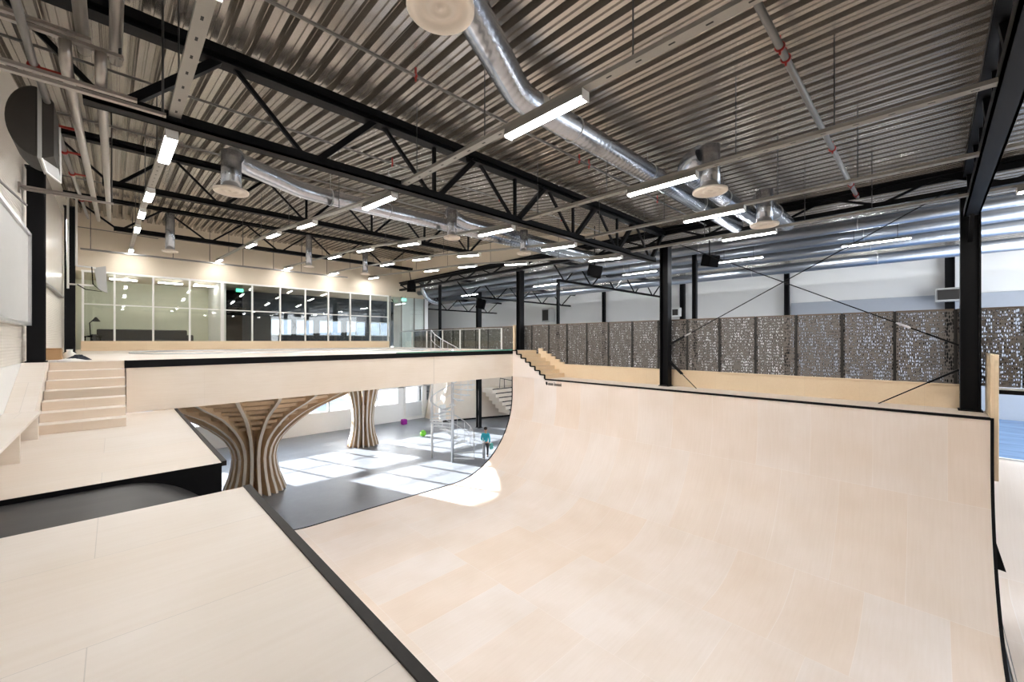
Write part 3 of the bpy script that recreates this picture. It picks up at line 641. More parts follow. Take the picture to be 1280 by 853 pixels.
duct('supply_duct', elbow((6.5,9.0,3.45),(6.6,9.3,3.5),(7.2,9.35,3.4)) + [(13.8,9.35,3.36)], .17, DUCTX, 'silver duct leaving the smaller diffuser elbow')
for x, z, r, lab in [(15.6, 3.42, .17, 'first long aisle duct beyond the girder'), (17.2, 3.42, .20, 'second long aisle duct beyond the girder'), (19.2, 3.40, .20, 'third long aisle duct beyond the girder'), (22.0, 3.30, .22, 'fourth long aisle duct beyond the girder')]:
    duct('aisle_duct', [(x,-8,z),(x,10,z),(x,30,z)], r, DUCTY, lab, [(x,-3,z),(x,1.5,z),(x,6,z),(x,10,z)])
duct('aisle_duct', elbow((14.9,24,4.0),(14.9,24,2.7),(16.3,24,2.65)) , .16, DUCTX, 'white elbow duct dropping beside the glazed corner')

# ------------------------------------------------------------------ pipes
def xpipe(y, z, x0, x1, r, clamps, label, mat=PIPED, hang=()):
    t = thing('sprinkler_pipe', label, 'pipe', (x0, y, z), 'thin ceiling pipes')
    b = MB(); b.tube([(x0,y,z),(x1,y,z)], r, 10); b.build('pipe_run', mat, t)
    for c in clamps:
        b = MB(); b.tube([(c-.016,y,z),(c+.016,y,z)], r*1.45, 10); b.box(c-.012, c+.012, y-.012, y+.012, z+r, z+r+.10); b.box(c-.01, c+.01, y-.012, y+.012, z-r-.055, z-r); b.build('red_clamp', RED, t)
    for h in hang: b = MB(); b.tube([(h,y,z),(h,y,roofz(y))], .007, 6); b.build('hanger_rod', ROD, t)
xpipe(5.16, 3.80, -1.2, 13.9, .021, [3.1, 7.0, 7.35, 10.5], 'thin pipe with red clamps crossing the roof before the large truss')
xpipe(1.33, 3.70, 2.0, 13.7, .042, [6.0, 6.3, 9.9, 12.5, 13.4], 'thicker pipe with red clamps at upper right', PIPED)
xpipe(8.3, 3.92, -1.2, 13.9, .02, [-.1, 4.4, 7.6, 10.3], 'thin pipe behind the large truss, with red clamps')
xpipe(11.2, 4.2, -1.2, 13.9, .02, [2.0, 8.0], 'thin pipe in front of the middle truss')
xpipe(17.2, 4.7, -1.2, 12, .02, [3.0], 'thin pipe between middle and farthest truss')
def ypipe(x, z, y0, y1, r, label, mat=PIPE, cl=()):
    t = thing('wall_pipe', label, 'pipe', (x, y0, z), 'pipes along the left wall')
    pts = ([(x,y0+.06,z+.20),(x,y0+.10,z+.06),(x,y0+.2,z)] if y0 == 6.2 else [(x,y0,z)]) + [(x,6.73,z),(x, y1, z + (.09*(y1-7) if y1 > 8 else 0))]
    b = MB(); b.tube(pts, r, 12); b.build('pipe_run', mat, t)
    for c in cl:
        zc = z + (.09*(c-7)*(c > 6.73))
        b = MB(); b.tube([(x,c-.025,zc),(x,c+.025,zc)], r*1.5, 12); b.bar((x,c,zc),(x+.22,c,zc), .03, .03); b.build('red_clamp', RED, t)
ypipe(-.24, 3.30, -2, 6.7, .055, 'upper silver pipe nearest the left wall')
ypipe(.02, 3.30, -2, 6.4, .055, 'upper silver pipe beside the ceiling light row')
ypipe(-.36, 2.92, 6.2, 19.5, .05, 'lower silver pipe hanging from the strut channels, left one')
ypipe(-.10, 2.92, 6.2, 19.0, .05, 'lower silver pipe hanging from the strut channels, right one')
ypipe(-.62, 3.0, 3.0, 20.0, .035, 'slim wall pipe with red brackets', PIPED, [6.8, 9.0, 10.6, 12.5, 16])
def strut(y, z, x0, x1, label, gap=.07):
    t = thing('strut_channel', label, 'strut channel', ((x0+x1)/2, y, z), 'strut channels on the left wall')
    for k, dz in enumerate((0, gap)):
        b = MB(); b.box(x0, x1 - k*.25, y-.03, y+.03, z+dz, z+dz+.035); b.build('rail', PIPE, t)
    b = MB(); b.box(x0, x0+.03, y-.05, y+.05, z-.06, z+gap+.08); b.build('wall_plate', PIPE, t)
    b = MB(); b.tube([(x1-.03, y, z),(x1-.03, y, roofz(y))], .012, 6); b.build('hanger_rod', ROD, t)
strut(6.3, 3.14, -1.28, .08, 'nearest double strut channel at upper left corner')
strut(6.25, 2.62, -1.28, .44, 'lower strut channel passing under the silver pipes')
strut(11.9, 2.84, -1.28, .0, 'pale strut channel beside the left column', .05)
# conduits on the far left column and bracket box
t = thing('speaker_bracket', 'pale conduit frame with grey panel box on the far left column', 'bracket', (-.9, 20.9, .8))
b = MB(); b.tube([(-1.12,20.6,1.8),(-1.12,20.6,5.0)], .03, 8); b.tube([(-.92,20.6,2.6),(-.92,20.6,5.0)], .03, 8); b.tube([(-.92,20.6,2.6),(-.45,20.6,2.58)], .03, 8); b.tube([(-1.12,20.6,1.95),(-.5,20.6,1.95)], .03, 8); b.build('conduit', WHITE, t)
b = MB(); b.prism([(-.50,20.6,2.58),(-.20,20.6,2.68),(-.16,20.6,1.72),(-.40,20.6,1.84)], (0,.12,0)); b.build('panel_box', GREYBOX, t)
b = MB(); b.tube([(-.55,20.55,2.6),(-.52,20.55,2.0),(-.3,20.55,1.75),(-.7,20.55,1.8),(-.9,20.55,1.95)], .015, 6); b.build('cable', RUBBER, t)
# cable tray before the upper glazing
t = thing('cable_tray', 'dark cable tray hanging along the cream back wall', 'cable tray', (4.5, 24.9, 3.85))
b = MB(); b.box(-1.0, 10.2, 24.8, 24.95, 3.84, 3.90); b.build('tray', PIPED, t)
for x in (-.7, .6, 2.0, 3.4, 4.8, 6.2, 7.6, 9.0): b = MB(); b.tube([(x,24.88,3.9),(x,24.88,roofz(24.9))], .012, 6); b.build('hanger_rod', ROD, t)
b = MB(); b.tube([(-1.25,25.3,4.86),(0,25.3,4.84),(1.5,25.3,4.8)], .02, 6); tag(b.build('wall_cable', PIPED), 'dark cable along the top of the cream wall', 'cable')

# wall-mounted heater with valves
t = thing('unit_heater', 'dark grey round-bodied air heater high on the left wall', 'heater', (-.95, 8.4, 2.2))
cz = 2.82
body = [(-.70 - .27*math.cos(a), cz + .45*math.sin(a)) for a in [PI*k/20 - PI/2 for k in range(21)]]
b = MB(); b.prism([(x, 8.0, z) for x, z in body][::-1], (0, .70, 0)); b.build('drum_body', DARKGREY, t, bevel=.02)
b = MB(); b.box(-.70, -.665, 7.99, 8.72, cz-.47, cz+.46); b.build('front_rim', GREYBOX, t, label='pale metal rim')
b = MB(); b.prism([(-.665,8.02,cz-.46),(-.56,8.02,cz-.40),(-.56,8.02,cz+.30),(-.665,8.02,cz+.44)], (0,.66,0)); b.build('discharge_hood', DARKGREY, t)
b = MB(); b.prism([(-.665,8.0,cz-.46),(-.63,8.06,cz-.60),(-.53,8.50,cz-.60),(-.55,8.5,cz-.42)], (-.04,.02,.02)); b.build('louver', GREYBOX, t)
b = MB()
for p, q in [((-.665,8.0,cz-.46),(-.63,8.06,cz-.61)), ((-.63,8.06,cz-.61),(-.53,8.50,cz-.61)), ((-.53,8.50,cz-.61),(-.535,8.6,cz-.40)), ((-.535,8.6,cz-.40),(-.545,8.6,cz+.2))]: b.bar(p, q, .018, .018)
b.build('louver_frame', WHITE, t)
b = MB(); b.tube([(-1.28,7.3,2.35),(-1.1,7.5,2.33),(-1.05,7.9,2.35)], .025, 8); b.tube([(-1.28,7.3,3.1),(-1.1,7.5,3.1),(-1.05,7.9,3.0)], .025, 8); b.build('valve_pipe', BRASS, t)
b = MB(); b.tube([(-1.16,7.42,2.34),(-1.02,7.6,2.34)], .035, 8); b.tube([(-1.1,7.5,3.1),(-1.06,7.7,3.08)], .035, 8); b.build('red_valve', RED, t)
b = MB(); b.box(-1.28,-1.16,7.1,7.3,2.45,2.56); b.build('actuator', WHITE, t)
b = MB(); b.tube([(-1.27,5.0,2.62),(-1.24,7.0,2.38),(-1.2,9.6,2.36),(-1.15,11.6,2.5)], .018, 8); tag(b.build('wall_conduit', PIPED), 'grey conduit under the dark heater on the left wall', 'conduit')

# boards on the left wall
t = thing('wall_board', 'silver framed translucent board on the left wall before the column', 'board', (-1.2, 10.5, .3), 'boards on the left wall')
b = MB(); b.box(-1.27, -1.19, 8.2, 12.30, .35, 2.05); b.build('panel', M('frosted_panel', (.50,.50,.49,1), .5, noise=.06, nscale=1.5), t)
b = MB(); b.box(-1.28,-1.15,12.24,12.33,.30,2.10); b.box(-1.28,-1.15,8.2,12.3,.30,.36); b.box(-1.28,-1.15,8.2,12.3,2.04,2.10); b.build('frame', GALV, t)
t = thing('wall_board', 'tall glossy board high on the left wall between the two columns', 'board', (-1.24, 17, 1.5), 'boards on the left wall')
b = MB(); b.box(-1.28,-1.22,14.2,20.3,1.5,4.2); b.build('panel', M('glossy_panel', (.66,.62,.56,1), .2, noise=.04, nscale=1.5), t)
b = MB(); b.box(-1.28,-1.19,14.2,20.3,1.44,1.5); b.build('frame', PIPED, t)

# clutter by the left column
t = thing('cardboard_box', 'small brown cardboard box behind the left column', 'box', (-1.0, 14.1, D)); b = MB(); b.box(-1.12,-.86,13.9,14.3,D,D+.24); b.build('carton', CARD, t)
b = MB(); b.prism([(-1.12,13.9,D+.24),(-.86,13.9,D+.24),(-.84,13.83,D+.26),(-1.14,13.83,D+.26)], (0,.01,.01)); b.build('flap', CARD, t)
b = MB(); b.lathe((-.74,14.1,D), [(.001,0),(.10,0),(.11,.08),(.09,.15),(.05,.18),(.055,.23),(.001,.23)], 10, True, 1, .7); tag(b.build('paper_bag', PAPER), 'crumpled white paper bag beside the cardboard box', 'bag')
def heap(name, c, rx, ry, h, mat, label, cat):
    b = MB(); rr = random.Random(hash(name) % 99 + 3); n = 22; vs = [(c[0], c[1], c[2]+h)]; fs = []
    for i in range(1, 5):
        for k in range(n):
            a = 2*PI*k/n; q = i/4; w = 1 + .22*math.sin(3*a+i) + .12*math.sin(7*a)
            vs.append((c[0]+rx*q*w*math.cos(a), c[1]+ry*q*w*math.sin(a), c[2] + h*(1-q**1.7)*(.8+.3*math.sin(5*a+i*2)) + .005))
    fs += [(0, 1+k, 1+(k+1)%n) for k in range(n)]
    for i in range(3): fs += [(1+i*n+k, 1+(i+1)*n+k, 1+(i+1)*n+(k+1)%n, 1+i*n+(k+1)%n) for k in range(n)]
    b.add(vs, fs, True); return tag(b.build(name, mat), label, cat)
heap('dark_jacket', (-.58, 13.5, D), .22, .30, .12, NAVY, 'dark jacket dropped on the deck beside the paper bag', 'jacket')
heap('pale_cloth', (-.68, 12.95, D), .28, .16, .05, PAPER, 'pale rumpled cloth in front of the cardboard box', 'cloth')

# ------------------------------------------------------------------ upper glazing and rooms behind
ply = MB(); ply.box(-1.0, 13.2, 25.3, 25.5, D, .0); tag(ply.build('glazing_plinth', W_LEDGE), 'pale timber plinth under the upper glazing', 'plinth')
mull = [-.95, .03, 1.33, 2.68, 4.0, 5.33, 6.68, 8.0, 9.3, 10.64, 11.95, 13.2]
t = thing('window_1', 'long two-row glazed partition above the timber plinth', 'window', (6, 25.5, 0)); t['kind'] = 'structure'
for i, x in enumerate(mull):
    w = .07 if x == 4.0 else .035
    b = MB(); b.box(x-w, x+w, 25.42, 25.54, -.02, 3.04); b.build('mullion', WHITE, t)
b = MB(); b.box(-.95, 13.2, 25.43, 25.53, 1.58, 1.63); b.build('transom', WHITE, t)
b = MB(); b.box(-1.0, 13.2, 25.40, 25.55, 2.98, 3.06); b.build('head_rail', WHITE, t)
for x0, x1 in zip(mull, mull[1:]):
    b = MB(); b.box(x0+.03, x1-.03, 25.48, 25.50, .0, 1.58); b.build('pane', GLASS, t)
    b = MB(); b.box(x0+.03, x1-.03, 25.48, 25.50, 1.63, 2.98); b.build('pane', GLASS, t)
# right part of glazing, full height, behind the deck
mull2 = [13.35, 14.2, 15.2, 16.0]
t = thing('window_2', 'glazed corner right of the timber plinth', 'window', (14.6, 25.5, D)); t['kind'] = 'structure'
for x in mull2: b = MB(); b.box(x-.03, x+.03, 25.44, 25.52, D, 3.04); b.build('mullion', GALVD, t)
for x0, x1 in zip(mull2, mull2[1:]): b = MB(); b.box(x0+.03, x1-.03, 25.47, 25.49, D, 3.0); b.build('pane', GLASS, t)
wall('wall_meeting_room', (-1.5, 4.1, 29.8, 30, D, 3.1), M('pale_green_wall', (.62,.63,.52,1), .6, noise=.03), 'pale wall of the lit room behind the glazing')
wall('wall_partition', (4.0, 4.2, 25.7, 30, D, 3.1), WHITEWALL, 'white partition between lit room and dark room')
wall('wall_room_left', (-1.55, -1.35, 25.7, 30, D, 3.1), M('pale_green_wall_side', (.62,.63,.52,1), .6, noise=.03), 'left side wall of the lit room')
b = MB(); b.box(-1.55, 16.2, 25.7, 30, 3.1, 3.2); struct(b.build('ceiling_office', CREAM), 'ceiling of the rooms behind the glazing')
b = MB(); b.box(-1.55, 14.2, 25.3, 30, D-.5, D); struct(b.build('floor_office', W_DECK), 'floor of the rooms behind the glazing')
# dark room back wall with a row of windows low down
b = MB(); b.box(4.2, 16.2, 29.8, 30, 1.45, 3.1); b.box(4.2, 16.2, 29.8, 30, D, .38)
for x0, x1 in [(4.2,7.3),(8.5,8.8),(9.9,10.3),(11.8,12.2),(13.6,14.0),(15.6,16.2)]: b.box(x0, x1, 29.8, 30, .38, 1.45)
struct(b.build('wall_dark_room', DARKROOM), 'dark acoustic wall behind the right-hand glazing')
for k, (x0, x1) in enumerate([(7.3,8.5),(8.8,9.9),(10.3,11.8),(12.2,13.6),(14.0,15.6)]):
    t = thing('window_%d' % (k+3), 'bright window number %s from the left in the dark room' % ORD[k], 'window', ((x0+x1)/2, 29.9, .38)); t['kind'] = 'structure'
    b = MB(); b.box(x0, x1, 29.88, 29.90, .40, 1.43); b.build('pane', FILM, t)
    b = MB(); b.box(x0, x1, 29.85, 29.95, .38, .42); b.box(x0, x1, 29.85, 29.95, 1.41, 1.45); b.box((x0+x1)/2-.03, (x0+x1)/2+.03, 29.85, 29.95, .42, 1.41); b.build('frame', WHITE, t)
b = MB(); b.box(4.3, 5.4, 28.2, 28.4, D, 2.9); tag(b.build('dark_cabinet', RUBBER, bevel=.01), 'tall black cabinet at the left of the dark room', 'cabinet')
# sofa, side table and lamp
t = thing('sofa', 'long charcoal sofa behind the lower left glazing', 'sofa', (1.0, 28.2, D))
b = MB(); b.box(-.6, 2.9, 27.9, 28.9, D+.12, D+.50); b.build('seat', SOFA, t, bevel=.05)
b = MB(); b.box(-.6, 2.9, 28.6, 28.95, D+.4, D+1.02); b.build('backrest', SOFA, t, bevel=.05)
b = MB(); b.box(-.8, -.55, 27.9, 28.95, D+.1, D+.75); b.build('armrest', SOFA, t, bevel=.05)
b = MB(); b.box(2.85, 3.1, 27.9, 28.95, D+.1, D+.75); b.build('armrest', SOFA, t, bevel=.05)
for x in (-.6, 2.9):
    b = MB(); b.box(x-.04, x+.04, 28.0, 28.1, D, D+.12); b.build('leg', BLACK, t)
t = thing('side_table', 'small black table at the left end of the sofa', 'table', (-.75, 26.6, D))
b = MB(); b.box(-1.0, -.35, 26.3, 26.9, D+.60, D+.65); b.build('table_top', BLACK, t)
for x in (-.92, -.43):
    b = MB(); b.box(x-.02, x+.02, 26.55, 26.65, D, D+.6); b.build('leg', BLACK, t)
t = thing('desk_lamp', 'black desk lamp on the small table behind the glazing', 'lamp', (-.75, 26.6, D+.65))
b = MB(); b.lathe((-.75,26.6,D+.65), [(.001,0),(.12,0),(.12,.02),(.001,.03)], 14); b.build('base', BLACK, t)
b = MB(); b.tube([(-.75,26.6,D+.66),(-.78,26.6,D+1.25),(-.62,26.6,D+1.42)], .018, 6); b.build('arm', BLACK, t)
b = MB(); b.lathe((-.58,26.6,D+1.32), [(.16,0),(.05,.16),(.03,.20),(.001,.20)], 14); b.build('lamp_shade', BLACK, t)
ol = thing('office_lamp', 'strip lamp in the lit room, nearest the left wall', 'lamp', (.35, 27.4, 2.95), 'strip lamps in the lit room')
b = MB(); b.box(-.15, .85, 27.34, 27.46, 2.99, 3.05); b.build('housing', WHITE, ol)
b = MB(); b.box(-.13, .83, 27.35, 27.45, 2.95, 2.99); b.build('diffuser', LAMPB, ol)
dup(ol, (2.1, 27.4, 2.95), 'strip lamp in the lit room, middle one'); dup(ol, (3.6, 27.4, 2.95), 'strip lamp in the lit room, nearest the partition')
def sign(x, y, z, label):
    t = thing('exit_sign', label, 'exit sign', (x, y, z), 'green exit signs')
    b = MB(); b.box(x-.02, x+.32, y-.03, y+.03, z, z+.18); b.build('lit_panel', EXIT, t)
    b = MB(); b.tube([(x+.05,y,z+.18),(x+.05,y,z+.40)], .008, 6); b.tube([(x+.25,y,z+.18),(x+.25,y,z+.40)], .008, 6); b.build('hanger', PIPED, t)
sign(4.75, 26.2, 2.66, 'green exit sign inside the left end of dark room')
sign(13.9, 24.9, 2.70, 'green exit sign near the glazed corner')

# ------------------------------------------------------------------ lower facade (hall floor level)
FY = 26.5; wx = [-.6+.0, 3.3]
SILL, MID0, MID1, TOP = F+1.26, F+2.36, F+2.50, P-.06
b = MB()
b.box(-1.55, 26.2, FY, FY+.22, F, SILL); b.box(-1.55, .1, FY, FY+.22, SILL, D-.5); b.box(.1, 3.3, FY, FY+.22, MID0, D-.5); b.box(3.3, 26.2, FY, FY+.22, MID0, MID1); b.box(3.3, 26.2, FY, FY+.22, TOP, D-.5)
bays = []
x = .1
while x < 19.5:
    if abs(x - 14.7) < .8: x = 16.8
    up = x > 3.2
    bays.append((x+.06, x+1.6, up)); b.box(x, x+.06, FY, FY+.16, SILL, TOP if up else MID0); x += 1.6
b.box(x, 26.2, FY, FY+.22, SILL, TOP); b.box(14.5, 14.95, FY, FY+.22, SILL, TOP); b.box(16.6, 16.8, FY, FY+.22, SILL, TOP)
b.box(14.2, 16.4, 25.6, FY+.1, D-.5, 3.2)
struct(b.build('wall_facade', LOWWALL), 'white lower facade with windows under the deck')
wi = 8
for k, (x0, x1, up) in enumerate(bays):
    if x0 > 14.4 and x1 < 16.9: continue
    t = thing('window_%d' % wi, 'bay %d of the facade windows from the left' % (k+1), 'window', ((x0+x1)/2, FY+.1, SILL)); t['kind'] = 'structure'; wi += 1
    for z0, z1 in ((SILL, MID0), (MID1, TOP))[:2 if up else 1]:
        b = MB(); b.box(x0, x1, FY+.10, FY+.115, z0, z1); b.build('pane', GLASSW, t)
        b = MB(); b.box(x0, x1, FY+.07, FY+.15, z0, z0+.03); b.box(x0, x1, FY+.07, FY+.15, z1-.03, z1); b.box(x0, x0+.03, FY+.07, FY+.15, z0, z1); b.box(x1-.03, x1, FY+.07, FY+.15, z0, z1); b.build('frame', WHITE, t)
        for q in ((.5,) if z0 == SILL else (.33, .66)):
            b = MB(); zm = z0 + (z1-z0)*q; b.box(x0, x1, FY+.09, FY+.12, zm-.014, zm+.014); b.build('glazing_bar', WHITE, t)
t = thing('door_1', 'glazed white door in the lower facade right of the slim tree column', 'door', (15.8, FY, F)); t['kind'] = 'structure'
b = MB(); b.box(14.95, 15.1, FY-.05, FY+.1, F, F+2.6); b.box(16.45, 16.6, FY-.05, FY+.1, F, F+2.6); b.box(14.95, 16.6, FY-.05, FY+.1, F+2.5, F+2.62); b.box(15.1, 16.45, FY-.03, FY+.06, F, F+.22); b.build('frame', WHITE, t)
b = MB(); b.box(15.1, 16.45, FY+.0, FY+.02, F+.22, F+2.5); b.build('pane', GLASSW, t)
b = MB(); b.box(16.3, 16.34, FY-.10, FY-.06, F+.9, F+1.3); b.build('handle', GALV, t)
b = MB(); b.box(-60, 90, 26.8, 140, F-.6, F-.35); struct(b.build('ground_outside', M('wet_asphalt_ground', (.085,.11,.16,1), .6, noise=.6, nscale=.5)), 'dark wet ground outside the facade')
# houses outside the windows
for k, (x0, x1, y0, h, col) in enumerate([(6, 12, 48, 5.6, (.42,.20,.17,1)), (13.5, 17.5, 46, 6.2, (.10,.16,.30,1)), (19, 27, 55, 5.8, (.45,.42,.38,1))]):
    t = thing('house', ['red-walled building outside the windows', 'dark blue building outside the windows', 'beige building outside the windows'][k], 'building', ((x0+x1)/2, y0, F-.35), 'buildings outside')
    b = MB(); b.box(x0, x1, y0, y0+6, F-.35, F+h); b.build('wall', M('house_wall_%d' % k, col, .8, noise=.1), t)
    b = MB(); b.prism([(x0-.3,y0-.3,F+h),(x1+.3,y0-.3,F+h),((x0+x1)/2,y0-.3,F+h+2)], (0,6.6,0)); b.build('roof', M('house_roof_%d' % k, (.05,.05,.055,1), .8, noise=.2), t)
    for x in (x0+1, (x0+x1)/2, x1-1):
        b = MB(); b.box(x-.4, x+.4, y0-.05, y0+.02, F+h-2.2, F+h-1); b.build('window', WHITE, t)

# ------------------------------------------------------------------ spiral stair
SX, SY = 11.47, 15.8
t = thing('spiral_stair', 'pale galvanised spiral stair standing on the hall floor', 'stairs', (SX, SY, F))
b = MB(); b.tube([(SX,SY,F),(SX,SY,D+.05)], .07, 14); b.build('centre_pole', GALV, t)
nt_ = 26; rise = (D - F)/nt_; A0 = -PI*.30; RA = 1.05
hel = []
GALVM = M('pale_galvanised_tread', (.72,.74,.76,1), .4, .4, noise=.08)
for k in range(nt_):
    a0 = A0 + k*PI*2*1.55/nt_; a1 = a0 + .30; z = F + (k+1)*rise
    poly = [(SX+.06*math.cos(a0), SY+.06*math.sin(a0), z), (SX+RA*math.cos(a0), SY+RA*math.sin(a0), z), (SX+RA*math.cos((a0+a1)/2), SY+RA*math.sin((a0+a1)/2), z), (SX+RA*math.cos(a1), SY+RA*math.sin(a1), z), (SX+.06*math.cos(a1), SY+.06*math.sin(a1), z)]
    b = MB(); b.prism(poly, (0,0,-.035)); b.build('tread', GALVM, t)
    am = (a0+a1)/2; px, py = SX+(RA-.02)*math.cos(am), SY+(RA-.02)*math.sin(am)
    b = MB(); b.tube([(px,py,z-.03),(px,py,z+.95)], .011, 6); b.build('baluster', GALVM, t)
    hel.append((px, py, z+.95))
b = MB(); b.tube(hel, .022, 8); b.build('handrail', GALV, t)
b = MB(); b.tube([(p[0],p[1],p[2]-.45) for p in hel], .010, 6); b.build('mid_rail', GALVM, t)
b = MB(); x, y = SX+RA*math.cos(A0)+.35, SY+RA*math.sin(A0)-.25
b.tube([(x,y,F),(x,y,F+.95),(hel[0][0],hel[0][1],F+1.05)], .02, 8); b.tube([(x+.35,y+.3,F),(x+.35,y+.3,F+.95),(x,y,F+.95)], .02, 8); b.build('bottom_rail', GALVM, t)
b = MB(); b.tube([(SX-.25,SY+1.35,F),(SX-.25,SY+1.35,D-.3)], .055, 10); tag(b.build('stair_post', WHITE), 'white post left of the spiral stair', 'post')

# skate street beyond: plywood block with steps
t = thing('plywood_block', 'plywood bank with flight of steps seen under the bridge end', 'skate ramp', (20, 22, F))
b = MB(); b.prism([(16.6,24.2,F),(25.8,21.0,F),(25.8,21.0,F+3.4),(17.2,24.2,F+3.2)], (0,2.1,0)); b.build('bank', W_FASC, t)
for k in range(6):
    b = MB(); x0 = 19.0+k*.12; z0 = F+2.35-k*.3; yy = 22.35-k*.10
    b.box(x0+.1*k, 22.5, yy-.9, yy+.2, z0-.3, z0); s = b.build('step', W_FASC, t)
    b = MB(); b.box(x0+.1*k, 22.5, yy-.93, yy-.89, z0-.05, z0+.01); b.build('step_edge', TRIM, s)
b = MB(); b.bar((16.6,24.15,F+.06),(25.5,21.05,F+.06), .05, .10); b.build('kick_strip', TRIM, t)
t = thing('grab_rail', 'thin dark handrail on the plywood steps under the bridge', 'handrail', (20, 21.6, F+2.35))
b = MB(); b.tube([(19.9,21.7,F+2.3),(19.95,21.7,F+3.05),(22,21.5,F+2.6)], .025, 8); b.build('rail', BLACK, t)
b = MB(); b.tube([(20.35,21.68,F+2.3),(20.35,21.68,F+2.98)], .022, 8); b.build('post', BLACK, t)
b = MB(); b.lathe((21.3,22.2,F+3.55), [(.001,.0),(.5,.02),(1.1,.15),(1.5,.5)], 28); tag(b.build('bowl_shell', M('grey_bowl', (.26,.25,.22,1), .6, noise=.2)), 'dark grey bowl underside above the plywood steps', 'bowl')
# small things on the hall floor
b = MB(); b.box(14.1,14.45,25.1,25.45,F,F+.36); tag(b.build('purple_cube', PURPLE, bevel=.06), 'small purple cube seat on the hall floor', 'seat')
b = MB(); b.ball((13.3,21.3,F+.19), .19, 18); tag(b.build('lime_ball', LIME), 'lime green ball on the hall floor left of the spiral stair', 'ball')
t = thing('poster_stand', 'white poster stand behind the spiral stair', 'sign stand', (15.6, 22.6, F))
b = MB(); b.box(15.35,15.85,22.58,22.62,F+.45,F+1.5); b.build('board', WHITE, t)
b = MB(); b.box(15.58,15.62,22.6,22.66,F,F+.6); b.box(15.4,15.8,22.45,22.8,F,F+.03); b.build('foot', GALV, t)

# ------------------------------------------------------------------ speakers and boxes
def speaker(c, w, d, h, yaw, label, mount):
    t = thing('loudspeaker', label, 'speaker', (c[0], c[1], c[2]-h/2), 'hanging loudspeakers')
    R_ = Matrix.Rotation(yaw, 4, 'Z') @ Matrix.Rotation(.25, 4, 'X'); cc = Vector(c)
    b = MB(); b.add([cc + R_ @ Vector(v) for v in [(-w/2,-d/2,-h/2),(w/2,-d/2,-h/2),(w*.36,d/2,-h/2),(-w*.36,d/2,-h/2),(-w/2,-d/2,h/2),(w/2,-d/2,h/2),(w*.36,d/2,h/2),(-w*.36,d/2,h/2)]], [(0,3,2,1),(4,5,6,7),(0,1,5,4),(1,2,6,5),(2,3,7,6),(3,0,4,7)]); b.build('cabinet_shell', RUBBER, t, bevel=.02)
    b = MB(); g = [cc + R_ @ Vector(v) for v in [(-w*.42,-d/2-.012,-h*.42),(w*.42,-d/2-.012,-h*.42),(w*.42,-d/2-.012,h*.42),(-w*.42,-d/2-.012,h*.42)]]; b.prism(g, R_.to_3x3() @ Vector((0,.012,0))); b.build('grille', GRILLE, t)
    b = MB(); b.tube([cc + Vector((0,0,h*.4)), Vector(mount)], .02, 8); b.build('yoke', BLACK, t)
speaker((12.6, 8.6, 2.55), .55, .5, .38, .6, 'black loudspeaker hanging left of the tall deck column', (12.6, 8.6, 4.2))
speaker((14.6, 5.3, 2.75), .45, .42, .40, -.4, 'black loudspeaker hanging right of the tall deck column', (14.6, 5.3, 4.02))
speaker((12.1, 20.6, 3.1), .5, .5, .5, 2.6, 'loudspeaker under the farthest truss before the cream wall', (12.1, 20.9, 4.2))
speaker((16.3, 19.5, 2.3), .5, .5, .6, .7, 'black loudspeaker on the aisle truss left of stair top column', (16.3, 19.5, 2.7))
speaker((15.0, 27.9, 1.9), .5, .5, .8, .7, 'loudspeaker low on the farthest aisle truss', (15.0, 28, 2.6))
t = thing('box_speaker', 'grey box with dark grille on the wall column behind nearest column', 'speaker', (25.4, -.5, 1.7))
b = MB(); b.box(25.3, 25.64, -.90, -.10, 1.68, 2.26); b.build('case', GREYBOX, t, bevel=.02)
b = MB(); b.box(25.27, 25.30, -.82, -.18, 1.76, 2.18); b.build('grille', DARKGREY, t)
t = thing('wall_box', 'small white box on a wall column right of tall deck column', 'box', (25.5, 11.2, 1.5))
b = MB(); b.box(25.35, 25.66, 11.0, 11.6, 1.55, 2.10); b.build('case', WHITE, t, bevel=.02)
b = MB(); b.box(25.32, 25.35, 11.1, 11.45, 1.62, 2.0); b.build('face', DARKGREY, t)
t = thing('wall_box', 'pale unit box on brackets left of the slim aisle columns', 'box', (24.9, 21.6, 1.6))
b = MB(); b.box(24.9, 25.6, 21.3, 22.1, 1.55, 2.6); b.build('case', GREYBOX, t, bevel=.03)
b = MB(); b.box(24.87, 24.9, 21.4, 22.0, 1.65, 2.5); b.build('face', DARKGREY, t)

# ------------------------------------------------------------------ person in turquoise
def skin(name, joints, edges, mat, parent, sub=2):
    me = bpy.data.meshes.new(name); me.from_pydata([(j[0], j[1], j[2]) for j in joints], edges, []); me.materials.append(mat)
    o = bpy.data.objects.new(name, me); C.objects.link(o); o.parent = parent
    m_ = o.modifiers.new('skin', 'SKIN'); m_.use_smooth_shade = True
    for i, j in enumerate(joints):
        d = me.skin_vertices[0].data[i]; d.radius = (j[3], j[4] if len(j) > 4 else j[3]); d.use_root = (i == 0)
    s_ = o.modifiers.new('sub', 'SUBSURF'); s_.levels = sub; s_.render_levels = sub
    return o
per = thing('person', 'person in turquoise jacket and black trousers walking on the hall floor', 'person', (13.05, 15.25, F))
per.rotation_euler.z = -PI/2 + .75
SK = M('skin_tone', (.62,.36,.25,1), .5, noise=.04); TURQ = M('turquoise_jacket', (.03,.42,.52,1), .7, noise=.08); TROU = M('black_trousers', (.012,.012,.016,1), .8, noise=.2); HAIR = M('dark_hair', (.02,.012,.008,1), .6, noise=.3)
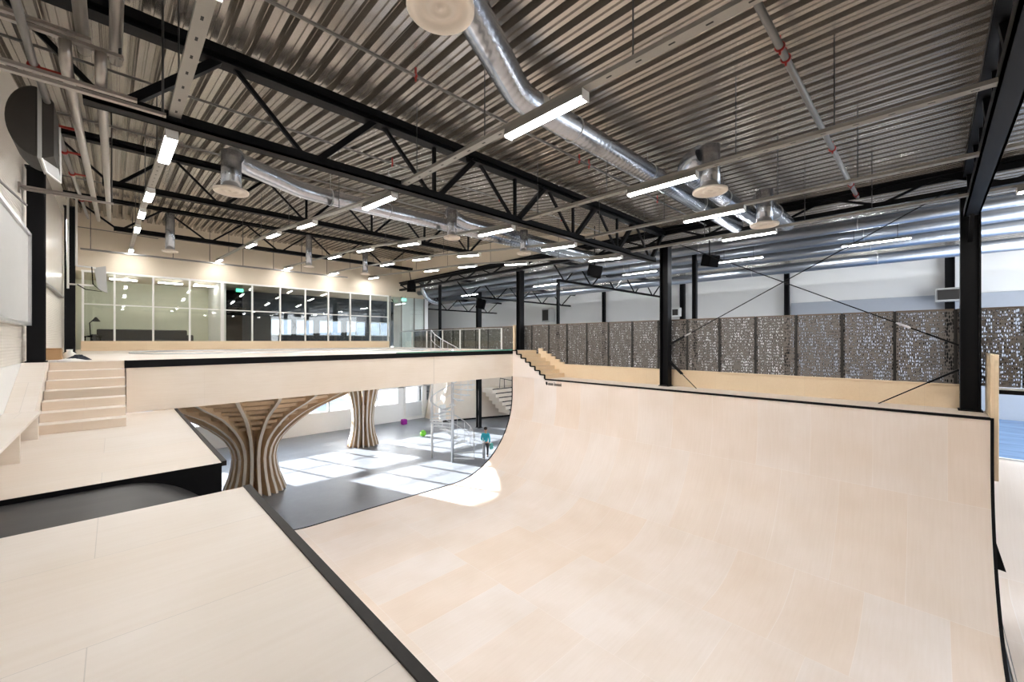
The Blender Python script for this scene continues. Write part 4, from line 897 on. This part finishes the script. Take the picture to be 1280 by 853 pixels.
# local frame: faces +y, mid-stride; heights in metres
J = [(0,0,.76,.105,.085),(0,.01,.92,.10,.075),(0,.01,1.10,.125,.085),(0,.015,1.20,.06,.05),(0,.02,1.27,.045),(0,.03,1.36,.078,.092),(0,.03,1.45,.062,.075),
     (.075,.01,.70,.075),(.08,.15,.42,.052),(.08,.14,.10,.034),(.08,.24,.03,.028),
     (-.075,0,.70,.075),(-.08,-.06,.42,.052),(-.08,-.26,.14,.034),(-.08,-.20,.04,.028),
     (.15,.01,1.16,.048),(.20,-.08,.93,.036),(.19,.03,.74,.027),(.185,.06,.68,.026),
     (-.15,.01,1.16,.048),(-.20,.06,.93,.036),(-.17,.20,.80,.027),(-.165,.245,.77,.026)]
Ed = [(0,1),(1,2),(2,3),(3,4),(4,5),(5,6),(0,7),(7,8),(8,9),(9,10),(0,11),(11,12),(12,13),(13,14),(2,15),(15,16),(16,17),(17,18),(2,19),(19,20),(20,21),(21,22)]
# five fingers on each hand, and face features grown from the head
def fingers(base, idx, d, side):
    for f, (ox, ln) in enumerate([(-.018,.055),(-.006,.065),(.006,.062),(.018,.05)]):
        i = len(J); b0 = Vector(base)
        J.append((b0.x+ox*side, b0.y+d[1]*ln*.5, b0.z+d[2]*ln*.5, .008)); J.append((b0.x+ox*side*1.1, b0.y+d[1]*ln+.008, b0.z+d[2]*ln, .007)); Ed.append((idx, i)); Ed.append((i, i+1))
    i = len(J); J.append((base[0]-.024*side, base[1]+.02, base[2]-.015, .008)); J.append((base[0]-.030*side, base[1]+.032, base[2]-.035, .007)); Ed.append((idx, i)); Ed.append((i, i+1))
fingers((.185,.06,.66), 18, (0,.25,-1), 1); fingers((-.165,.255,.76), 22, (0,.8,-.5), -1)
i = len(J); J.append((0,.125,1.37,.014)); Ed.append((5, i))
for s in (1,-1): i = len(J); J.append((.082*s,.03,1.37,.014)); Ed.append((5, i))
body = skin('body', J, Ed, SK, per)
skin('jacket', [(0,0,.74,.128,.105),(0,.01,.92,.125,.098),(0,.01,1.10,.145,.105),(0,.012,1.20,.075,.065),(.155,.01,1.165,.062),(.205,-.08,.93,.050),(.195,.02,.77,.042),(-.155,.01,1.165,.062),(-.205,.06,.93,.050),(-.175,.18,.815,.042)], [(0,1),(1,2),(2,3),(2,4),(4,5),(5,6),(2,7),(7,8),(8,9)], TURQ, per)
skin('trousers', [(0,0,.76,.112,.092),(.078,.01,.69,.088),(.082,.15,.42,.064),(.08,.142,.09,.048),(-.078,0,.69,.088),(-.082,-.06,.42,.064),(-.08,-.255,.15,.048)], [(0,1),(1,2),(2,3),(0,4),(4,5),(5,6)], TROU, per)
def pb(name, c, r, sx, sy, sz, mat):
    me_b = MB(); me_b.ball((c[0], c[1], c[2]-E), r, 14, sx, sy, sz)
    me = bpy.data.meshes.new(name); me.from_pydata([(p[0], p[1], p[2]+E) for p in me_b.v], [], me_b.f); me.materials.append(mat); me.polygons.foreach_set('use_smooth', me_b.sm)
    o = bpy.data.objects.new(name, me); C.objects.link(o); o.parent = per; return o
pb('hair', (0,-.005,1.445), .095, 1, 1.12, .80, HAIR)
pb('eye', (.033,.118,1.395), .010, 1, 1, 1, WHITE); pb('eye', (-.033,.118,1.395), .010, 1, 1, 1, WHITE); pb('mouth', (0,.118,1.325), .017, 1.1, .4, .35, RED)
pb('shoe', (.08,.20,.045), .05, .9, 2.2, .85, TROU); pb('shoe', (-.08,-.22,.09), .05, .9, 2.0, .85, TROU)
b = MB(); b.lathe((13.3, 15.1, F+.42), [(.001,0),(.10,0),(.12,.12),(.10,.26),(.02,.30)], 12, True, 1, .6); tag(b.build('shopping_bag', M('teal_bag', (.12,.42,.38,1), .7, noise=.1)), 'small teal bag carried by the person in turquoise', 'bag')

# ------------------------------------------------------------------ light, sky, camera
w = bpy.data.worlds.new('sky'); S.world = w; w.use_nodes = True; nt = w.node_tree
bg = nt.nodes['Background']; tc = nt.nodes.new('ShaderNodeTexCoord'); sp = nt.nodes.new('ShaderNodeSeparateXYZ'); rp = nt.nodes.new('ShaderNodeValToRGB')
nt.links.new(tc.outputs['Generated'], sp.inputs[0]); nt.links.new(sp.outputs['Z'], rp.inputs['Fac'])
rp.color_ramp.elements[0].position = 0; rp.color_ramp.elements[0].color = (.92,.96,1,1); rp.color_ramp.elements[1].position = .7; rp.color_ramp.elements[1].color = (.55,.74,1,1)
nt.links.new(rp.outputs['Color'], bg.inputs['Color']); bg.inputs['Strength'].default_value = 3.0
sun = bpy.data.lights.new('sun', 'SUN'); sun.energy = 26; sun.angle = .009; sun.color = (1,.975,.95)
so = bpy.data.objects.new('sun', sun); C.objects.link(so); so.location = (0, 40, 20)
el = math.radians(13.5); dv = Vector((.35, -1, 0)).normalized() * math.cos(el); dv.z = -math.sin(el)
so.rotation_euler = dv.to_track_quat('-Z', 'Y').to_euler()

cam = bpy.data.cameras.new('camera'); cam.sensor_width = 36; cam.sensor_fit = 'HORIZONTAL'; cam.lens = 511/1280*36; cam.clip_end = 500; cam.clip_start = .05
co = bpy.data.objects.new('camera', cam); C.objects.link(co); co.location = (0, 0, E)
co.rotation_euler = (PI/2, 0, -(PI/2 - math.atan2(511, 1e9) - math.atan2(.7162, .6979)) )
S.camera = co
S.view_settings.view_transform = 'Standard'; S.view_settings.look = 'None'; S.view_settings.gamma = 1; S.view_settings.use_curve_mapping = False
S.view_settings.exposure = 1.16
S.cycles.use_denoising = True; S.cycles.max_bounces = 10; S.cycles.diffuse_bounces = 6; S.cycles.transparent_max_bounces = 16
S.cycles.sample_clamp_indirect = 6
